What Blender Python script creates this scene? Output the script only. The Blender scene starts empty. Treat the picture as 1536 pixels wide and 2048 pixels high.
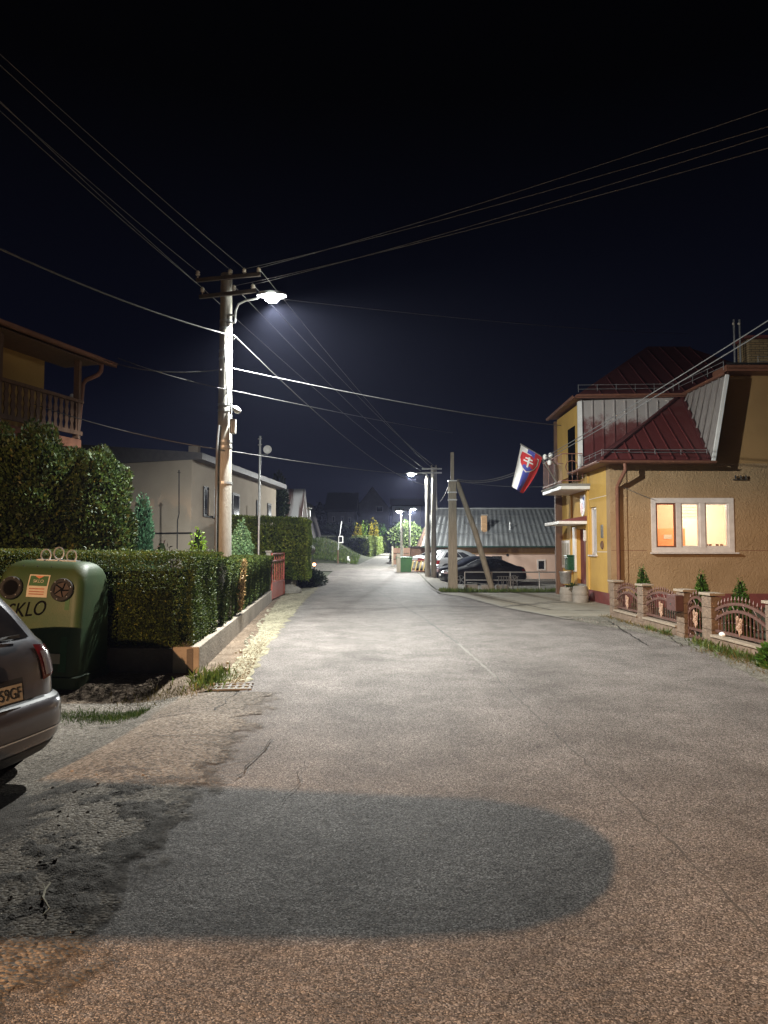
import bpy, bmesh, math, random
import numpy as np
from mathutils import Vector, Matrix
rad = math.radians
random.seed(7); rng = np.random.default_rng(7)
S = bpy.context.scene
COL = S.collection
# ------------------------------------------------------------------ camera
F = 1419.0                                   # focal length in photograph pixels (1536 x 2048)
PITCH = math.atan2(76.0, F)
CAMZ = 1.65
cam = bpy.data.objects.new('camera', bpy.data.cameras.new('camera'))
COL.objects.link(cam)
cam.data.sensor_fit = 'VERTICAL'; cam.data.sensor_height = 36.0; cam.data.lens = 36.0 * F / 2048
cam.data.clip_start = 0.05; cam.data.clip_end = 2000
cam.location = (0, 0, CAMZ); cam.rotation_euler = (rad(90) + PITCH, 0, 0)
S.camera = cam
# ------------------------------------------------------------------ night sky and exposure
W = bpy.data.worlds.new('World'); S.world = W; W.use_nodes = True
nt = W.node_tree; nt.nodes.clear()
wo = nt.nodes.new('ShaderNodeOutputWorld'); add = nt.nodes.new('ShaderNodeAddShader')
b1 = nt.nodes.new('ShaderNodeBackground'); b2 = nt.nodes.new('ShaderNodeBackground')
sky = nt.nodes.new('ShaderNodeTexSky'); sky.sky_type = 'NISHITA'; sky.sun_disc = False
sky.sun_elevation = rad(-7); sky.sun_rotation = rad(20)
b1.inputs[1].default_value = 0.05
nt.links.new(sky.outputs[0], b1.inputs[0])
tc = nt.nodes.new('ShaderNodeTexCoord'); sx = nt.nodes.new('ShaderNodeSeparateXYZ'); rp = nt.nodes.new('ShaderNodeValToRGB')
nt.links.new(tc.outputs['Generated'], sx.inputs[0]); nt.links.new(sx.outputs[2], rp.inputs[0]); nt.links.new(rp.outputs[0], b2.inputs[0])
rp.color_ramp.elements[0].position = 0.0; rp.color_ramp.elements[0].color = (0.0050, 0.0062, 0.0145, 1)
rp.color_ramp.elements[1].position = 0.55; rp.color_ramp.elements[1].color = (0.0003, 0.0004, 0.0007, 1)
e = rp.color_ramp.elements.new(0.22); e.color = (0.0016, 0.0020, 0.0052, 1)
nt.links.new(b1.outputs[0], add.inputs[0]); nt.links.new(b2.outputs[0], add.inputs[1]); nt.links.new(add.outputs[0], wo.inputs[0])
S.view_settings.view_transform = 'Standard'; S.view_settings.look = 'None'
S.view_settings.exposure = 0.45; S.view_settings.gamma = 1.0; S.view_settings.use_curve_mapping = False
S.render.engine = 'CYCLES'
S.cycles.use_denoising = True
S.cycles.max_bounces = 8; S.cycles.transparent_max_bounces = 12
# lamp strengths
LED_W, FAR_W, WARM_W = 5500.0, 2900.0, 11800.0
LED_C, WARM_C = (0.96, 0.985, 0.95), (1.0, 0.58, 0.31)
HAZE_D = 0.0005
# ------------------------------------------------------------------ helpers
def P(px, py, Y):
    'point seen at photograph pixel (px, py) on the vertical plane at distance Y'
    u = (px - 768) / F; v = (1024 - py) / F
    dy = math.cos(PITCH) - v * math.sin(PITCH); dz = math.sin(PITCH) + v * math.cos(PITCH)
    k = Y / dy
    return Vector((u * k, Y, CAMZ + dz * k))
def sm(a, b, t):
    t = min(1.0, max(0.0, (t - a) / (b - a))); return t * t * (3 - 2 * t)
def h(x, y):
    'height of the terrain'
    z = 0.30 * sm(28, 48, y) * (1 - sm(3, 6, x))
    if y > 48: z += 0.046 * (min(y, 140) - 48) * (1 - 0.8 * sm(4, 9, x) * (1 - sm(60, 75, y)))
    z += 1.7 * sm(48, 62, y) * sm(-1.0, -5.5, x) * 1.0
    z -= 0.20 * sm(27, 33, y) * sm(2, 4, x) * (1 - sm(60, 75, y))
    z -= 0.16 * sm(-1.9, -3.0, x) * (1 - sm(8.0, 9.2, y))
    return z
def V(*a): return Vector(a)
def link(o): COL.objects.link(o); return o
def tag(o, label=None, cat=None, group=None, kind=None):
    if label: o['label'] = label
    if cat: o['category'] = cat
    if group: o['group'] = group
    if kind: o['kind'] = kind
    return o
def thing(name, label, cat, loc=(0, 0, 0), rz=0.0, group=None):
    o = bpy.data.objects.new(name, None); o.location = loc; o.rotation_euler = (0, 0, rz); o.empty_display_size = .2
    link(o); return tag(o, label, cat, group)
def copy_thing(root, loc=None, rz=None, label=None, group=None):
    r = root.copy(); COL.objects.link(r)
    if loc is not None: r.location = loc
    if rz is not None: r.rotation_euler = (0, 0, rz)
    if label: r['label'] = label
    if group: r['group'] = group
    for ch in list(root.children):
        c = ch.copy(); COL.objects.link(c); c.parent = r
        for g in list(ch.children):
            d = g.copy(); COL.objects.link(d); d.parent = c
    return r
class MB:
    def __init__(s): s.v = []; s.f = []
    def add(s, vs, fs):
        b = len(s.v); s.v += [tuple(v) for v in vs]; s.f += [tuple(b + i for i in f) for f in fs]; return s
    def hexa(s, p):   # 4 bottom + 4 top points
        return s.add(p, [(3, 2, 1, 0), (4, 5, 6, 7), (0, 1, 5, 4), (1, 2, 6, 5), (2, 3, 7, 6), (3, 0, 4, 7)])
    def box(s, c, d, M=None):
        x, y, z = d[0] / 2, d[1] / 2, d[2] / 2
        p = [V(-x, -y, -z), V(x, -y, -z), V(x, y, -z), V(-x, y, -z), V(-x, -y, z), V(x, -y, z), V(x, y, z), V(-x, y, z)]
        if M is not None: p = [M @ q for q in p]
        c = Vector(c); return s.hexa([q + c for q in p])
    def b2(s, a, b):
        return s.box(((a[0] + b[0]) / 2, (a[1] + b[1]) / 2, (a[2] + b[2]) / 2), (abs(b[0] - a[0]), abs(b[1] - a[1]), abs(b[2] - a[2])))
    def bar(s, a, b, w, d, up=(0, 0, 1)):
        a = Vector(a); b = Vector(b); t = (b - a).normalized(); up = Vector(up)
        if abs(t.dot(up)) > .98: up = V(0, 1, 0)
        n = t.cross(up).normalized(); m = n.cross(t)
        q = [(-w / 2, -d / 2), (w / 2, -d / 2), (w / 2, d / 2), (-w / 2, d / 2)]
        return s.hexa([a + n * i + m * j for i, j in q] + [b + n * i + m * j for i, j in q])
    def tube(s, path, r, n=8, cap=True):
        path = [Vector(p) for p in path]; rs = r if isinstance(r, (list, tuple)) else [r] * len(path)
        b = len(s.v); prev = None
        for i, p in enumerate(path):
            t = (path[min(i + 1, len(path) - 1)] - path[max(i - 1, 0)]).normalized()
            if prev is None:
                up = V(0, 0, 1) if abs(t.z) < .95 else V(0, 1, 0)
                nn = t.cross(up).normalized()
            else:
                nn = (prev - t * prev.dot(t)).normalized()
            prev = nn; m = t.cross(nn)
            for k in range(n):
                a = 2 * math.pi * k / n
                s.v.append(tuple(p + (nn * math.cos(a) + m * math.sin(a)) * rs[i]))
        for i in range(len(path) - 1):
            for k in range(n):
                k2 = (k + 1) % n
                s.f.append((b + i * n + k, b + i * n + k2, b + (i + 1) * n + k2, b + (i + 1) * n + k))
        if cap:
            s.f.append(tuple(b + k for k in reversed(range(n)))); L = b + (len(path) - 1) * n
            s.f.append(tuple(L + k for k in range(n)))
        return s
    def cyl(s, a, b, r0, r1=None, n=16): return s.tube([a, b], [r0, r0 if r1 is None else r1], n)
    def lathe(s, prof, c=(0, 0, 0), n=20, M=None):
        b = len(s.v); c = Vector(c)
        for r, z in prof:
            for k in range(n):
                a = 2 * math.pi * k / n; q = V(r * math.cos(a), r * math.sin(a), z)
                if M is not None: q = M @ q
                s.v.append(tuple(q + c))
        for i in range(len(prof) - 1):
            for k in range(n):
                k2 = (k + 1) % n
                s.f.append((b + i * n + k, b + i * n + k2, b + (i + 1) * n + k2, b + (i + 1) * n + k))
        s.f.append(tuple(b + k for k in reversed(range(n)))); L = b + (len(prof) - 1) * n
        s.f.append(tuple(L + k for k in range(n)))
        return s
    def slab(s, poly, off):   # polygon extruded by vector
        poly = [Vector(p) for p in poly]; off = Vector(off); n = len(poly)
        return s.add(poly + [p + off for p in poly], [tuple(reversed(range(n))), tuple(range(n, 2 * n))] + [(i, (i + 1) % n, n + (i + 1) % n, n + i) for i in range(n)])
    def face(s, poly): return s.add(poly, [tuple(range(len(poly)))])
    def ball(s, c, r, n=8, m=6, sq=(1, 1, 1)):
        prof = [(max(1e-3, r * math.sin(math.pi * i / m)), -r * math.cos(math.pi * i / m)) for i in range(m + 1)]
        return s.lathe(prof, c, n, Matrix.Diagonal((sq[0], sq[1], sq[2])))
    def mesh(s, name, mat, smooth=False, bevel=0):
        me = bpy.data.meshes.new(name); me.from_pydata(s.v, [], s.f); me.validate(); 
        bm = bmesh.new(); bm.from_mesh(me); bmesh.ops.recalc_face_normals(bm, faces=bm.faces)
        if bevel:
            ed = [e for e in bm.edges if len(e.link_faces) == 2 and e.calc_face_angle(0) > .5]
            bmesh.ops.bevel(bm, geom=ed, offset=bevel, segments=2, affect='EDGES', profile=.5, clamp_overlap=True)
        bm.to_mesh(me); bm.free()
        if mat: me.materials.append(mat)
        if smooth:
            me.polygons.foreach_set('use_smooth', [True] * len(me.polygons))
            try: me.set_sharp_from_angle(angle=rad(40))
            except Exception: pass
        return me
    def build(s, name, mat, parent=None, world=True, smooth=False, bevel=0):
        o = bpy.data.objects.new(name, s.mesh(name, mat, smooth, bevel)); link(o)
        if parent is not None: attach(o, parent, world)
        return o
def attach(o, parent, world=True):
    o.parent = parent
    if world and parent.type == 'EMPTY':
        o.matrix_parent_inverse = (Matrix.Translation(parent.location) @ parent.rotation_euler.to_matrix().to_4x4()).inverted()
def text(name, body, size, mat, parent, Mx, world=True, align='CENTER', ext=0.0015, sx=1.0):
    cu = bpy.data.curves.new(name, 'FONT'); cu.body = body; cu.size = size; cu.extrude = ext; cu.align_x = align; cu.align_y = 'CENTER'
    to = bpy.data.objects.new('tmp', cu); COL.objects.link(to)
    dg = bpy.context.evaluated_depsgraph_get(); me = bpy.data.meshes.new_from_object(to.evaluated_get(dg))
    bpy.data.objects.remove(to); me.name = name
    me.transform(Mx @ Matrix.Diagonal((sx, 1, 1, 1))); me.materials.clear(); me.materials.append(mat)
    o = bpy.data.objects.new(name, me); link(o)
    if parent is not None: attach(o, parent, world)
    return o
def frame(o, x, y):
    x = Vector(x).normalized(); y = Vector(y); y = (y - x * y.dot(x)).normalized(); z = x.cross(y)
    return Matrix(((x.x, y.x, z.x, o[0]), (x.y, y.y, z.y, o[1]), (x.z, y.z, z.z, o[2]), (0, 0, 0, 1)))
# ------------------------------------------------------------------ materials
def newmat(name):
    m = bpy.data.materials.new(name); m.use_nodes = True; n = m.node_tree
    return m, n, n.nodes['Principled BSDF'], n.nodes.new, n.links.new
def M(name, c1, c2=None, rough=.6, metal=0.0, scale=6.0, bump=0.0, bscale=40.0, c3=None, spec=.4, stretch=None, detail=6, lo=.35, hi=.65):
    m, n, b, N, L = newmat(name)
    b.inputs['Roughness'].default_value = rough; b.inputs['Metallic'].default_value = metal
    b.inputs['Specular IOR Level'].default_value = spec
    co = N('ShaderNodeTexCoord').outputs['Object']
    if stretch:
        mp = N('ShaderNodeMapping'); mp.inputs['Scale'].default_value = stretch; L(co, mp.inputs[0]); co = mp.outputs[0]
    if c2 is None: c2 = tuple(c * .8 for c in c1)
    tx = N('ShaderNodeTexNoise'); tx.inputs['Scale'].default_value = scale; tx.inputs['Detail'].default_value = detail; tx.inputs['Roughness'].default_value = .65
    L(co, tx.inputs['Vector'])
    cr = N('ShaderNodeValToRGB'); L(tx.outputs[0], cr.inputs[0])
    cr.color_ramp.elements[0].position = lo; cr.color_ramp.elements[0].color = (*c1, 1)
    cr.color_ramp.elements[1].position = hi; cr.color_ramp.elements[1].color = (*c2, 1)
    if c3: e = cr.color_ramp.elements.new(min(.99, hi + .12)); e.color = (*c3, 1)
    L(cr.outputs[0], b.inputs['Base Color'])
    if bump:
        t2 = N('ShaderNodeTexNoise'); t2.inputs['Scale'].default_value = bscale; t2.inputs['Detail'].default_value = 5; L(co, t2.inputs['Vector'])
        bp = N('ShaderNodeBump'); bp.inputs['Strength'].default_value = min(1, bump); bp.inputs['Distance'].default_value = .6 / bscale
        L(t2.outputs[0], bp.inputs['Height']); L(bp.outputs[0], b.inputs['Normal'])
    return m
def emis(name, c, s):
    m, n, b, N, L = newmat(name); b.inputs['Base Color'].default_value = (*c, 1)
    b.inputs['Emission Color'].default_value = (*c, 1); b.inputs['Emission Strength'].default_value = s
    return m
def leafmat(name, c1, c2, c3=None, trans=.25):
    m, n, b, N, L = newmat(name)
    g = N('ShaderNodeNewGeometry'); cr = N('ShaderNodeValToRGB'); L(g.outputs['Random Per Island'], cr.inputs[0])
    cr.color_ramp.elements[0].color = (*c1, 1); cr.color_ramp.elements[1].color = (*c2, 1)
    if c3: e = cr.color_ramp.elements.new(.9); e.color = (*c2, 1); cr.color_ramp.elements[2].color = (*c3, 1)
    tx = N('ShaderNodeTexNoise'); tx.inputs['Scale'].default_value = 2.6; tx.inputs['Detail'].default_value = 3
    L(N('ShaderNodeTexCoord').outputs['Object'], tx.inputs['Vector'])
    mx = N('ShaderNodeMix'); mx.data_type = 'RGBA'; mx.blend_type = 'MULTIPLY'; mx.inputs[0].default_value = .8
    r2 = N('ShaderNodeValToRGB'); r2.color_ramp.elements[0].position = .3; r2.color_ramp.elements[0].color = (.45, .5, .4, 1); r2.color_ramp.elements[1].position = .7; r2.color_ramp.elements[1].color = (1.3, 1.2, 1.0, 1)
    L(tx.outputs[0], r2.inputs[0]); L(cr.outputs[0], mx.inputs[6]); L(r2.outputs[0], mx.inputs[7]); L(mx.outputs[2], b.inputs['Base Color'])
    b.inputs['Roughness'].default_value = .55; b.inputs['Specular IOR Level'].default_value = .3
    t = N('ShaderNodeBsdfTranslucent'); L(mx.outputs[2], t.inputs[0])
    ms = N('ShaderNodeMixShader'); ms.inputs[0].default_value = trans
    L(b.outputs[0], ms.inputs[1]); L(t.outputs[0], ms.inputs[2]); L(ms.outputs[0], n.nodes['Material Output'].inputs[0])
    return m
def glassmat(name, tint=(1, 1, 1), refl=.1, rough=.02):
    m, n, b, N, L = newmat(name)
    t = N('ShaderNodeBsdfTransparent'); t.inputs[0].default_value = (*tint, 1)
    g = N('ShaderNodeBsdfGlossy'); g.inputs['Roughness'].default_value = rough
    fr = N('ShaderNodeFresnel'); fr.inputs[0].default_value = 1.5
    ms = N('ShaderNodeMixShader'); L(fr.outputs[0], ms.inputs[0]); L(t.outputs[0], ms.inputs[1]); L(g.outputs[0], ms.inputs[2])
    L(ms.outputs[0], n.nodes['Material Output'].inputs[0]); return m
def paint(name, c, rough=.3, metal=.4, coat=.6):
    m, n, b, N, L = newmat(name); b.inputs['Base Color'].default_value = (*c, 1); b.inputs['Metallic'].default_value = metal
    tx = N('ShaderNodeTexNoise'); tx.inputs['Scale'].default_value = 5; tx.inputs['Detail'].default_value = 6
    L(N('ShaderNodeTexCoord').outputs['Object'], tx.inputs['Vector'])
    mr = N('ShaderNodeMapRange'); mr.inputs[3].default_value = rough * .75; mr.inputs[4].default_value = rough * 1.4; L(tx.outputs[0], mr.inputs[0]); L(mr.outputs[0], b.inputs['Roughness'])
    b.inputs['Coat Weight'].default_value = coat; b.inputs['Coat Roughness'].default_value = .08; return m
def groundmat(name, stops, cell, big, rough=.75, bump=.5, cellmix=.6, glit=0.0, streak=0.0):
    'aggregate: small stones (voronoi cells) over broad patches of wear'
    m, n, b, N, L = newmat(name); co = N('ShaderNodeTexCoord').outputs['Object']
    vo = N('ShaderNodeTexVoronoi'); vo.inputs['Scale'].default_value = cell; L(co, vo.inputs['Vector'])
    sp = N('ShaderNodeSeparateColor'); L(vo.outputs['Color'], sp.inputs[0])
    nz = N('ShaderNodeTexNoise'); nz.inputs['Scale'].default_value = big; nz.inputs['Detail'].default_value = 8; nz.inputs['Roughness'].default_value = .62; L(co, nz.inputs['Vector'])
    mf = N('ShaderNodeMix'); mf.data_type = 'FLOAT'; mf.inputs[0].default_value = cellmix; L(nz.outputs[0], mf.inputs[2]); L(sp.outputs[0], mf.inputs[3])
    cr = N('ShaderNodeValToRGB'); L(mf.outputs[0], cr.inputs[0])
    els = cr.color_ramp.elements
    els[0].position = stops[0][0]; els[0].color = (*stops[0][1], 1); els[1].position = stops[-1][0]; els[1].color = (*stops[-1][1], 1)
    for p, c in stops[1:-1]: e = els.new(p); e.color = (*c, 1)
    n2 = N('ShaderNodeTexNoise'); n2.inputs['Scale'].default_value = big * .35; n2.inputs['Detail'].default_value = 5; L(co, n2.inputs['Vector'])
    r2 = N('ShaderNodeMapRange'); r2.inputs[1].default_value = .3; r2.inputs[2].default_value = .7; r2.inputs[3].default_value = .78; r2.inputs[4].default_value = 1.15; L(n2.outputs[0], r2.inputs[0])
    mm = N('ShaderNodeMix'); mm.data_type = 'RGBA'; mm.blend_type = 'MULTIPLY'; mm.inputs[0].default_value = 1; L(cr.outputs[0], mm.inputs[6]); L(r2.outputs[0], mm.inputs[7])
    L(mm.outputs[2], b.inputs['Base Color'])
    if streak:
        mp = N('ShaderNodeMapping'); mp.inputs['Scale'].default_value = (1.1, .07, 1); L(co, mp.inputs[0]); n5 = N('ShaderNodeTexNoise'); n5.inputs['Scale'].default_value = 1.0; n5.inputs['Detail'].default_value = 6; L(mp.outputs[0], n5.inputs['Vector'])
        r5 = N('ShaderNodeMapRange'); r5.inputs[1].default_value = .3; r5.inputs[2].default_value = .7; r5.inputs[3].default_value = 1 - streak; r5.inputs[4].default_value = 1 + streak; L(n5.outputs[0], r5.inputs[0])
        m5 = N('ShaderNodeMix'); m5.data_type = 'RGBA'; m5.blend_type = 'MULTIPLY'; m5.inputs[0].default_value = 1; L(mm.outputs[2], m5.inputs[6]); L(r5.outputs[0], m5.inputs[7]); L(m5.outputs[2], b.inputs['Base Color'])
    b.inputs['Roughness'].default_value = rough; b.inputs['Specular IOR Level'].default_value = .2
    if glit:
        rr = N('ShaderNodeMapRange'); rr.inputs[1].default_value = 0; rr.inputs[2].default_value = 1; rr.inputs[3].default_value = rough - glit; rr.inputs[4].default_value = .95; L(sp.outputs[1], rr.inputs[0]); L(rr.outputs[0], b.inputs['Roughness'])
    bp = N('ShaderNodeBump'); bp.inputs['Strength'].default_value = bump; bp.inputs['Distance'].default_value = .5 / cell; bp.invert = True
    L(vo.outputs['Distance'], bp.inputs['Height'])
    b3 = N('ShaderNodeBump'); b3.inputs['Strength'].default_value = .35; b3.inputs['Distance'].default_value = .03
    n3 = N('ShaderNodeTexNoise'); n3.inputs['Scale'].default_value = 14; n3.inputs['Detail'].default_value = 6; L(co, n3.inputs['Vector']); L(n3.outputs[0], b3.inputs['Height'])
    L(bp.outputs[0], b3.inputs['Normal']); L(b3.outputs[0], b.inputs['Normal']); return m
def worn_edge(m, x0, x1, amp):
    'thin out a surface towards its right-hand edge in ragged, noise-shaped patches'
    n = m.node_tree; N, L = n.nodes.new, n.links.new; out = n.nodes['Material Output']; b = n.nodes['Principled BSDF']
    co = N('ShaderNodeTexCoord').outputs['Object']; sp = N('ShaderNodeSeparateXYZ'); L(co, sp.inputs[0])
    mr = N('ShaderNodeMapRange'); mr.inputs[1].default_value = x0; mr.inputs[2].default_value = x1; L(sp.outputs[0], mr.inputs[0])
    nz = N('ShaderNodeTexNoise'); nz.inputs['Scale'].default_value = 3.2; nz.inputs['Detail'].default_value = 12; nz.inputs['Roughness'].default_value = .75; L(co, nz.inputs['Vector'])
    ad = N('ShaderNodeMath'); ad.operation = 'MULTIPLY_ADD'; ad.inputs[1].default_value = amp; L(nz.outputs[0], ad.inputs[0]); L(mr.outputs[0], ad.inputs[2])
    st = N('ShaderNodeMapRange'); st.inputs[1].default_value = .5 + amp * .5 - .12; st.inputs[2].default_value = .5 + amp * .5 + .12; L(ad.outputs[0], st.inputs[0])
    t = N('ShaderNodeBsdfTransparent'); ms = N('ShaderNodeMixShader'); L(st.outputs[0], ms.inputs[0]); L(b.outputs[0], ms.inputs[1]); L(t.outputs[0], ms.inputs[2]); L(ms.outputs[0], out.inputs[0])
    return m
def stucco(name, c1, c2, sc=9.0, strength=1.0):
    'worm-textured render on a wall, with faint dirt'
    m, n, b, N, L = newmat(name); co = N('ShaderNodeTexCoord').outputs['Object']
    nz = N('ShaderNodeTexNoise'); nz.inputs['Scale'].default_value = 1.3; nz.inputs['Detail'].default_value = 7; L(co, nz.inputs['Vector'])
    cr = N('ShaderNodeValToRGB'); cr.color_ramp.elements[0].position = .35; cr.color_ramp.elements[0].color = (*c1, 1); cr.color_ramp.elements[1].position = .68; cr.color_ramp.elements[1].color = (*c2, 1)
    L(nz.outputs[0], cr.inputs[0]); L(cr.outputs[0], b.inputs['Base Color']); b.inputs['Roughness'].default_value = .9; b.inputs['Specular IOR Level'].default_value = .2
    t = N('ShaderNodeTexNoise'); t.inputs['Scale'].default_value = sc; t.inputs['Detail'].default_value = 2; t.inputs['Distortion'].default_value = 2.2; L(co, t.inputs['Vector'])
    g = N('ShaderNodeTexNoise'); g.inputs['Scale'].default_value = 90; L(co, g.inputs['Vector'])
    ad = N('ShaderNodeMath'); ad.operation = 'MULTIPLY_ADD'; ad.inputs[1].default_value = .25; L(g.outputs[0], ad.inputs[0]); L(t.outputs[0], ad.inputs[2])
    bp = N('ShaderNodeBump'); bp.inputs['Strength'].default_value = strength; bp.inputs['Distance'].default_value = .028; L(ad.outputs[0], bp.inputs['Height']); L(bp.outputs[0], b.inputs['Normal'])
    return m
def brickmat(name, c1, c2, mortar, axis='XZ', scale=1.0, bw=.24, rh=.085):
    m, n, b, N, L = newmat(name); co = N('ShaderNodeTexCoord').outputs['Object']
    sp = N('ShaderNodeSeparateXYZ'); L(co, sp.inputs[0]); ad = N('ShaderNodeMath'); L(sp.outputs[0], ad.inputs[0]); L(sp.outputs[1], ad.inputs[1])
    cm = N('ShaderNodeCombineXYZ'); L(ad.outputs[0], cm.inputs[0]); L(sp.outputs[2], cm.inputs[1])
    br = N('ShaderNodeTexBrick'); br.inputs['Scale'].default_value = scale; br.inputs['Brick Width'].default_value = bw; br.inputs['Row Height'].default_value = rh; br.inputs['Mortar Size'].default_value = .008
    br.inputs['Color1'].default_value = (*c1, 1); br.inputs['Color2'].default_value = (*c2, 1); br.inputs['Mortar'].default_value = (*mortar, 1)
    L(cm.outputs[0], br.inputs['Vector']); L(br.outputs[0], b.inputs['Base Color']); b.inputs['Roughness'].default_value = .85
    nz = N('ShaderNodeTexNoise'); nz.inputs['Scale'].default_value = 30; nz.inputs['Detail'].default_value = 6; L(co, nz.inputs['Vector'])
    bp = N('ShaderNodeBump'); bp.inputs['Strength'].default_value = .7; bp.inputs['Distance'].default_value = .02; L(nz.outputs[0], bp.inputs['Height']); L(bp.outputs[0], b.inputs['Normal'])
    return m
MT = {}
MT['asphalt'] = groundmat('asphalt', [(.15, (.038, .034, .031)), (.45, (.120, .107, .098)), (.72, (.238, .214, .198)), (.95, (.60, .56, .52))], 160, 2.2, rough=.85, bump=1.0, cellmix=.66, glit=.2, streak=.13)
MT['old_asphalt'] = groundmat('old_asphalt', [(.2, (.06, .055, .05)), (.5, (.15, .14, .12)), (.85, (.34, .32, .28))], 70, 3.0, rough=.8, bump=.8, cellmix=.5)
MT['dirt'] = groundmat('dirt', [(.25, (.07, .05, .035)), (.5, (.16, .115, .08)), (.8, (.30, .24, .18))], 45, 2.5, rough=.95, bump=.9, cellmix=.35)
MT['verge'] = groundmat('verge', [(.2, (.09, .08, .05)), (.5, (.26, .235, .155)), (.85, (.48, .45, .34))], 26, 3.5, rough=.9, bump=.9, cellmix=.4)
MT['gravel'] = groundmat('gravel', [(.2, (.06, .056, .045)), (.5, (.17, .16, .13)), (.85, (.36, .34, .29))], 50, 3.5, rough=.9, bump=.9, cellmix=.5)
MT['slab'] = M('slab', (.22, .20, .16), (.34, .32, .26), rough=.85, scale=2.4, bump=.5, bscale=60, detail=10, lo=.3, hi=.7)
MT['soil'] = M('soil', (.03, .034, .02), (.06, .07, .03), rough=.95, scale=2.0, bump=.8, bscale=20)
MT['concrete'] = M('concrete', (.20, .185, .16), (.30, .28, .245), rough=.85, scale=3, bump=.5, bscale=50, detail=9)
MT['pole'] = M('pole', (.22, .205, .175), (.33, .315, .275), rough=.8, scale=3, bump=.4, bscale=40, stretch=(3, 3, .6))
MT['wood'] = M('wood', (.20, .175, .13), (.30, .27, .21), rough=.85, scale=5, bump=.5, bscale=30, stretch=(4, 4, .4))
MT['dkwood'] = M('dkwood', (.10, .055, .035), (.16, .09, .055), rough=.7, scale=5, bump=.3, stretch=(4, 4, .5))
MT['steel'] = M('steel', (.45, .46, .46), (.32, .32, .31), rough=.45, metal=.7, scale=12)
MT['void'] = M('void', (.004, .004, .004), (.006, .006, .006), rough=1.0, spec=0.0)
MT['dark'] = M('dark', (.012, .012, .012), (.02, .02, .02), rough=.6)
MT['cable'] = M('cable', (.10, .10, .10), (.14, .14, .14), rough=.45)
MT['litecable'] = M('litecable', (.15, .15, .145), (.10, .10, .10), rough=.5)
MT['white'] = M('white', (.78, .77, .74), (.66, .65, .62), rough=.5, scale=3)
MT['porcelain'] = M('porcelain', (.62, .58, .50), (.5, .45, .38), rough=.25)
MT['glassdark'] = M('glassdark', (.012, .013, .016), (.02, .021, .024), rough=.08, spec=.6)
MT['clear'] = glassmat('clear')
MT['black'] = M('black', (.008, .008, .008), (.013, .013, .013), rough=.5)
MT['rubber'] = M('rubber', (.012, .012, .012), (.02, .02, .02), rough=.85, bump=.3)
MT['ledglow'] = emis('ledglow', (.96, 1.0, .95), 120)
MT['rust'] = M('rust', (.30, .13, .08), (.20, .085, .055), rough=.6, scale=10, metal=.1)
MT['green'] = M('green', (.018, .065, .02), (.028, .085, .025), rough=.5, scale=3)
# ------------------------------------------------------------------ ground, roads
def grid_obj(name, xs, ys, off, mat):
    v = [(x, y, h(x, y) + off) for y in ys for x in xs]; nx = len(xs)
    f = [(j * nx + i, j * nx + i + 1, (j + 1) * nx + i + 1, (j + 1) * nx + i) for j in range(len(ys) - 1) for i in range(nx - 1)]
    o = MB().add(v, f).build(name, mat, smooth=True); return tag(o, kind='structure')
def lin(a, b, s): n = max(1, int(round((b - a) / s))); return [a + (b - a) * i / n for i in range(n + 1)]
grid_obj('ground', lin(-160, -16, 6) + lin(-15.5, 16, .5) + lin(18, 160, 6), lin(-40, -6, 4) + lin(-5.5, 66, .5) + lin(68, 260, 6), -.035, MT['soil'])
def ip(tab, y):
    if y <= tab[0][0]: return tab[0][1]
    for (a, p), (b, q) in zip(tab, tab[1:]):
        if y <= b: return p + (q - p) * (y - a) / (b - a)
    return tab[-1][1]
def sheet(name, left, right, y0, y1, mat, off, dy=.25, n=None, rag=0.0, seed=0, crown=0.0):
    r = random.Random(seed); v = []; ys = lin(y0, y1, dy); n = n or 24
    for y in ys:
        a, b = ip(left, y) + r.uniform(-rag, rag), ip(right, y) + r.uniform(-rag, rag)
        for i in range(n + 1):
            x = a + (b - a) * i / n; v.append((x, y, h(x, y) + off + crown * (1 - (2 * i / n - 1) ** 2)))
    m = n + 1
    f = [(j * m + i, j * m + i + 1, (j + 1) * m + i + 1, (j + 1) * m + i) for j in range(len(ys) - 1) for i in range(n)]
    return tag(MB().add(v, f).build(name, mat, smooth=True), kind='structure')
RL = [(-12, -1.3), (2, -1.35), (4, -1.6), (8.2, -1.67), (13, -2.1), (21, -2.52), (33, -3.0), (46, -3.3), (49, -3.4), (53, -1.9)]
RR = [(-12, 4.6), (8.6, 4.75), (12.3, 5.3), (14.5, 5.15), (17, 4.35), (20.5, 3.4), (25, 2.75), (27, 2.05), (42, 2.0), (53, 2.3)]
VI = [(8.4, -1.95), (9.1, -2.08), (13, -2.42), (18, -2.95), (23, -3.45), (26, -3.75), (31, -4.1)]
sheet('road', RL, RR, -12, 52.5, MT['asphalt'], .004, .25, 40)
sheet('side_street', [(45.6, -12), (48.5, -14), (52.4, -1.9), (60, -1.2), (75, .25), (90, 3)], [(46, -3.2), (48, -3.2), (50, 1.0), (60, 1.0), (75, 1.75), (90, 5)], 46, 90, MT['old_asphalt'], .010, .5, 20)
sheet('left_verge', VI, [(y, x + .06) for y, x in RL], 8.5, 31, MT['verge'], .010, .2, 8, rag=.06, seed=3)
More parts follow.
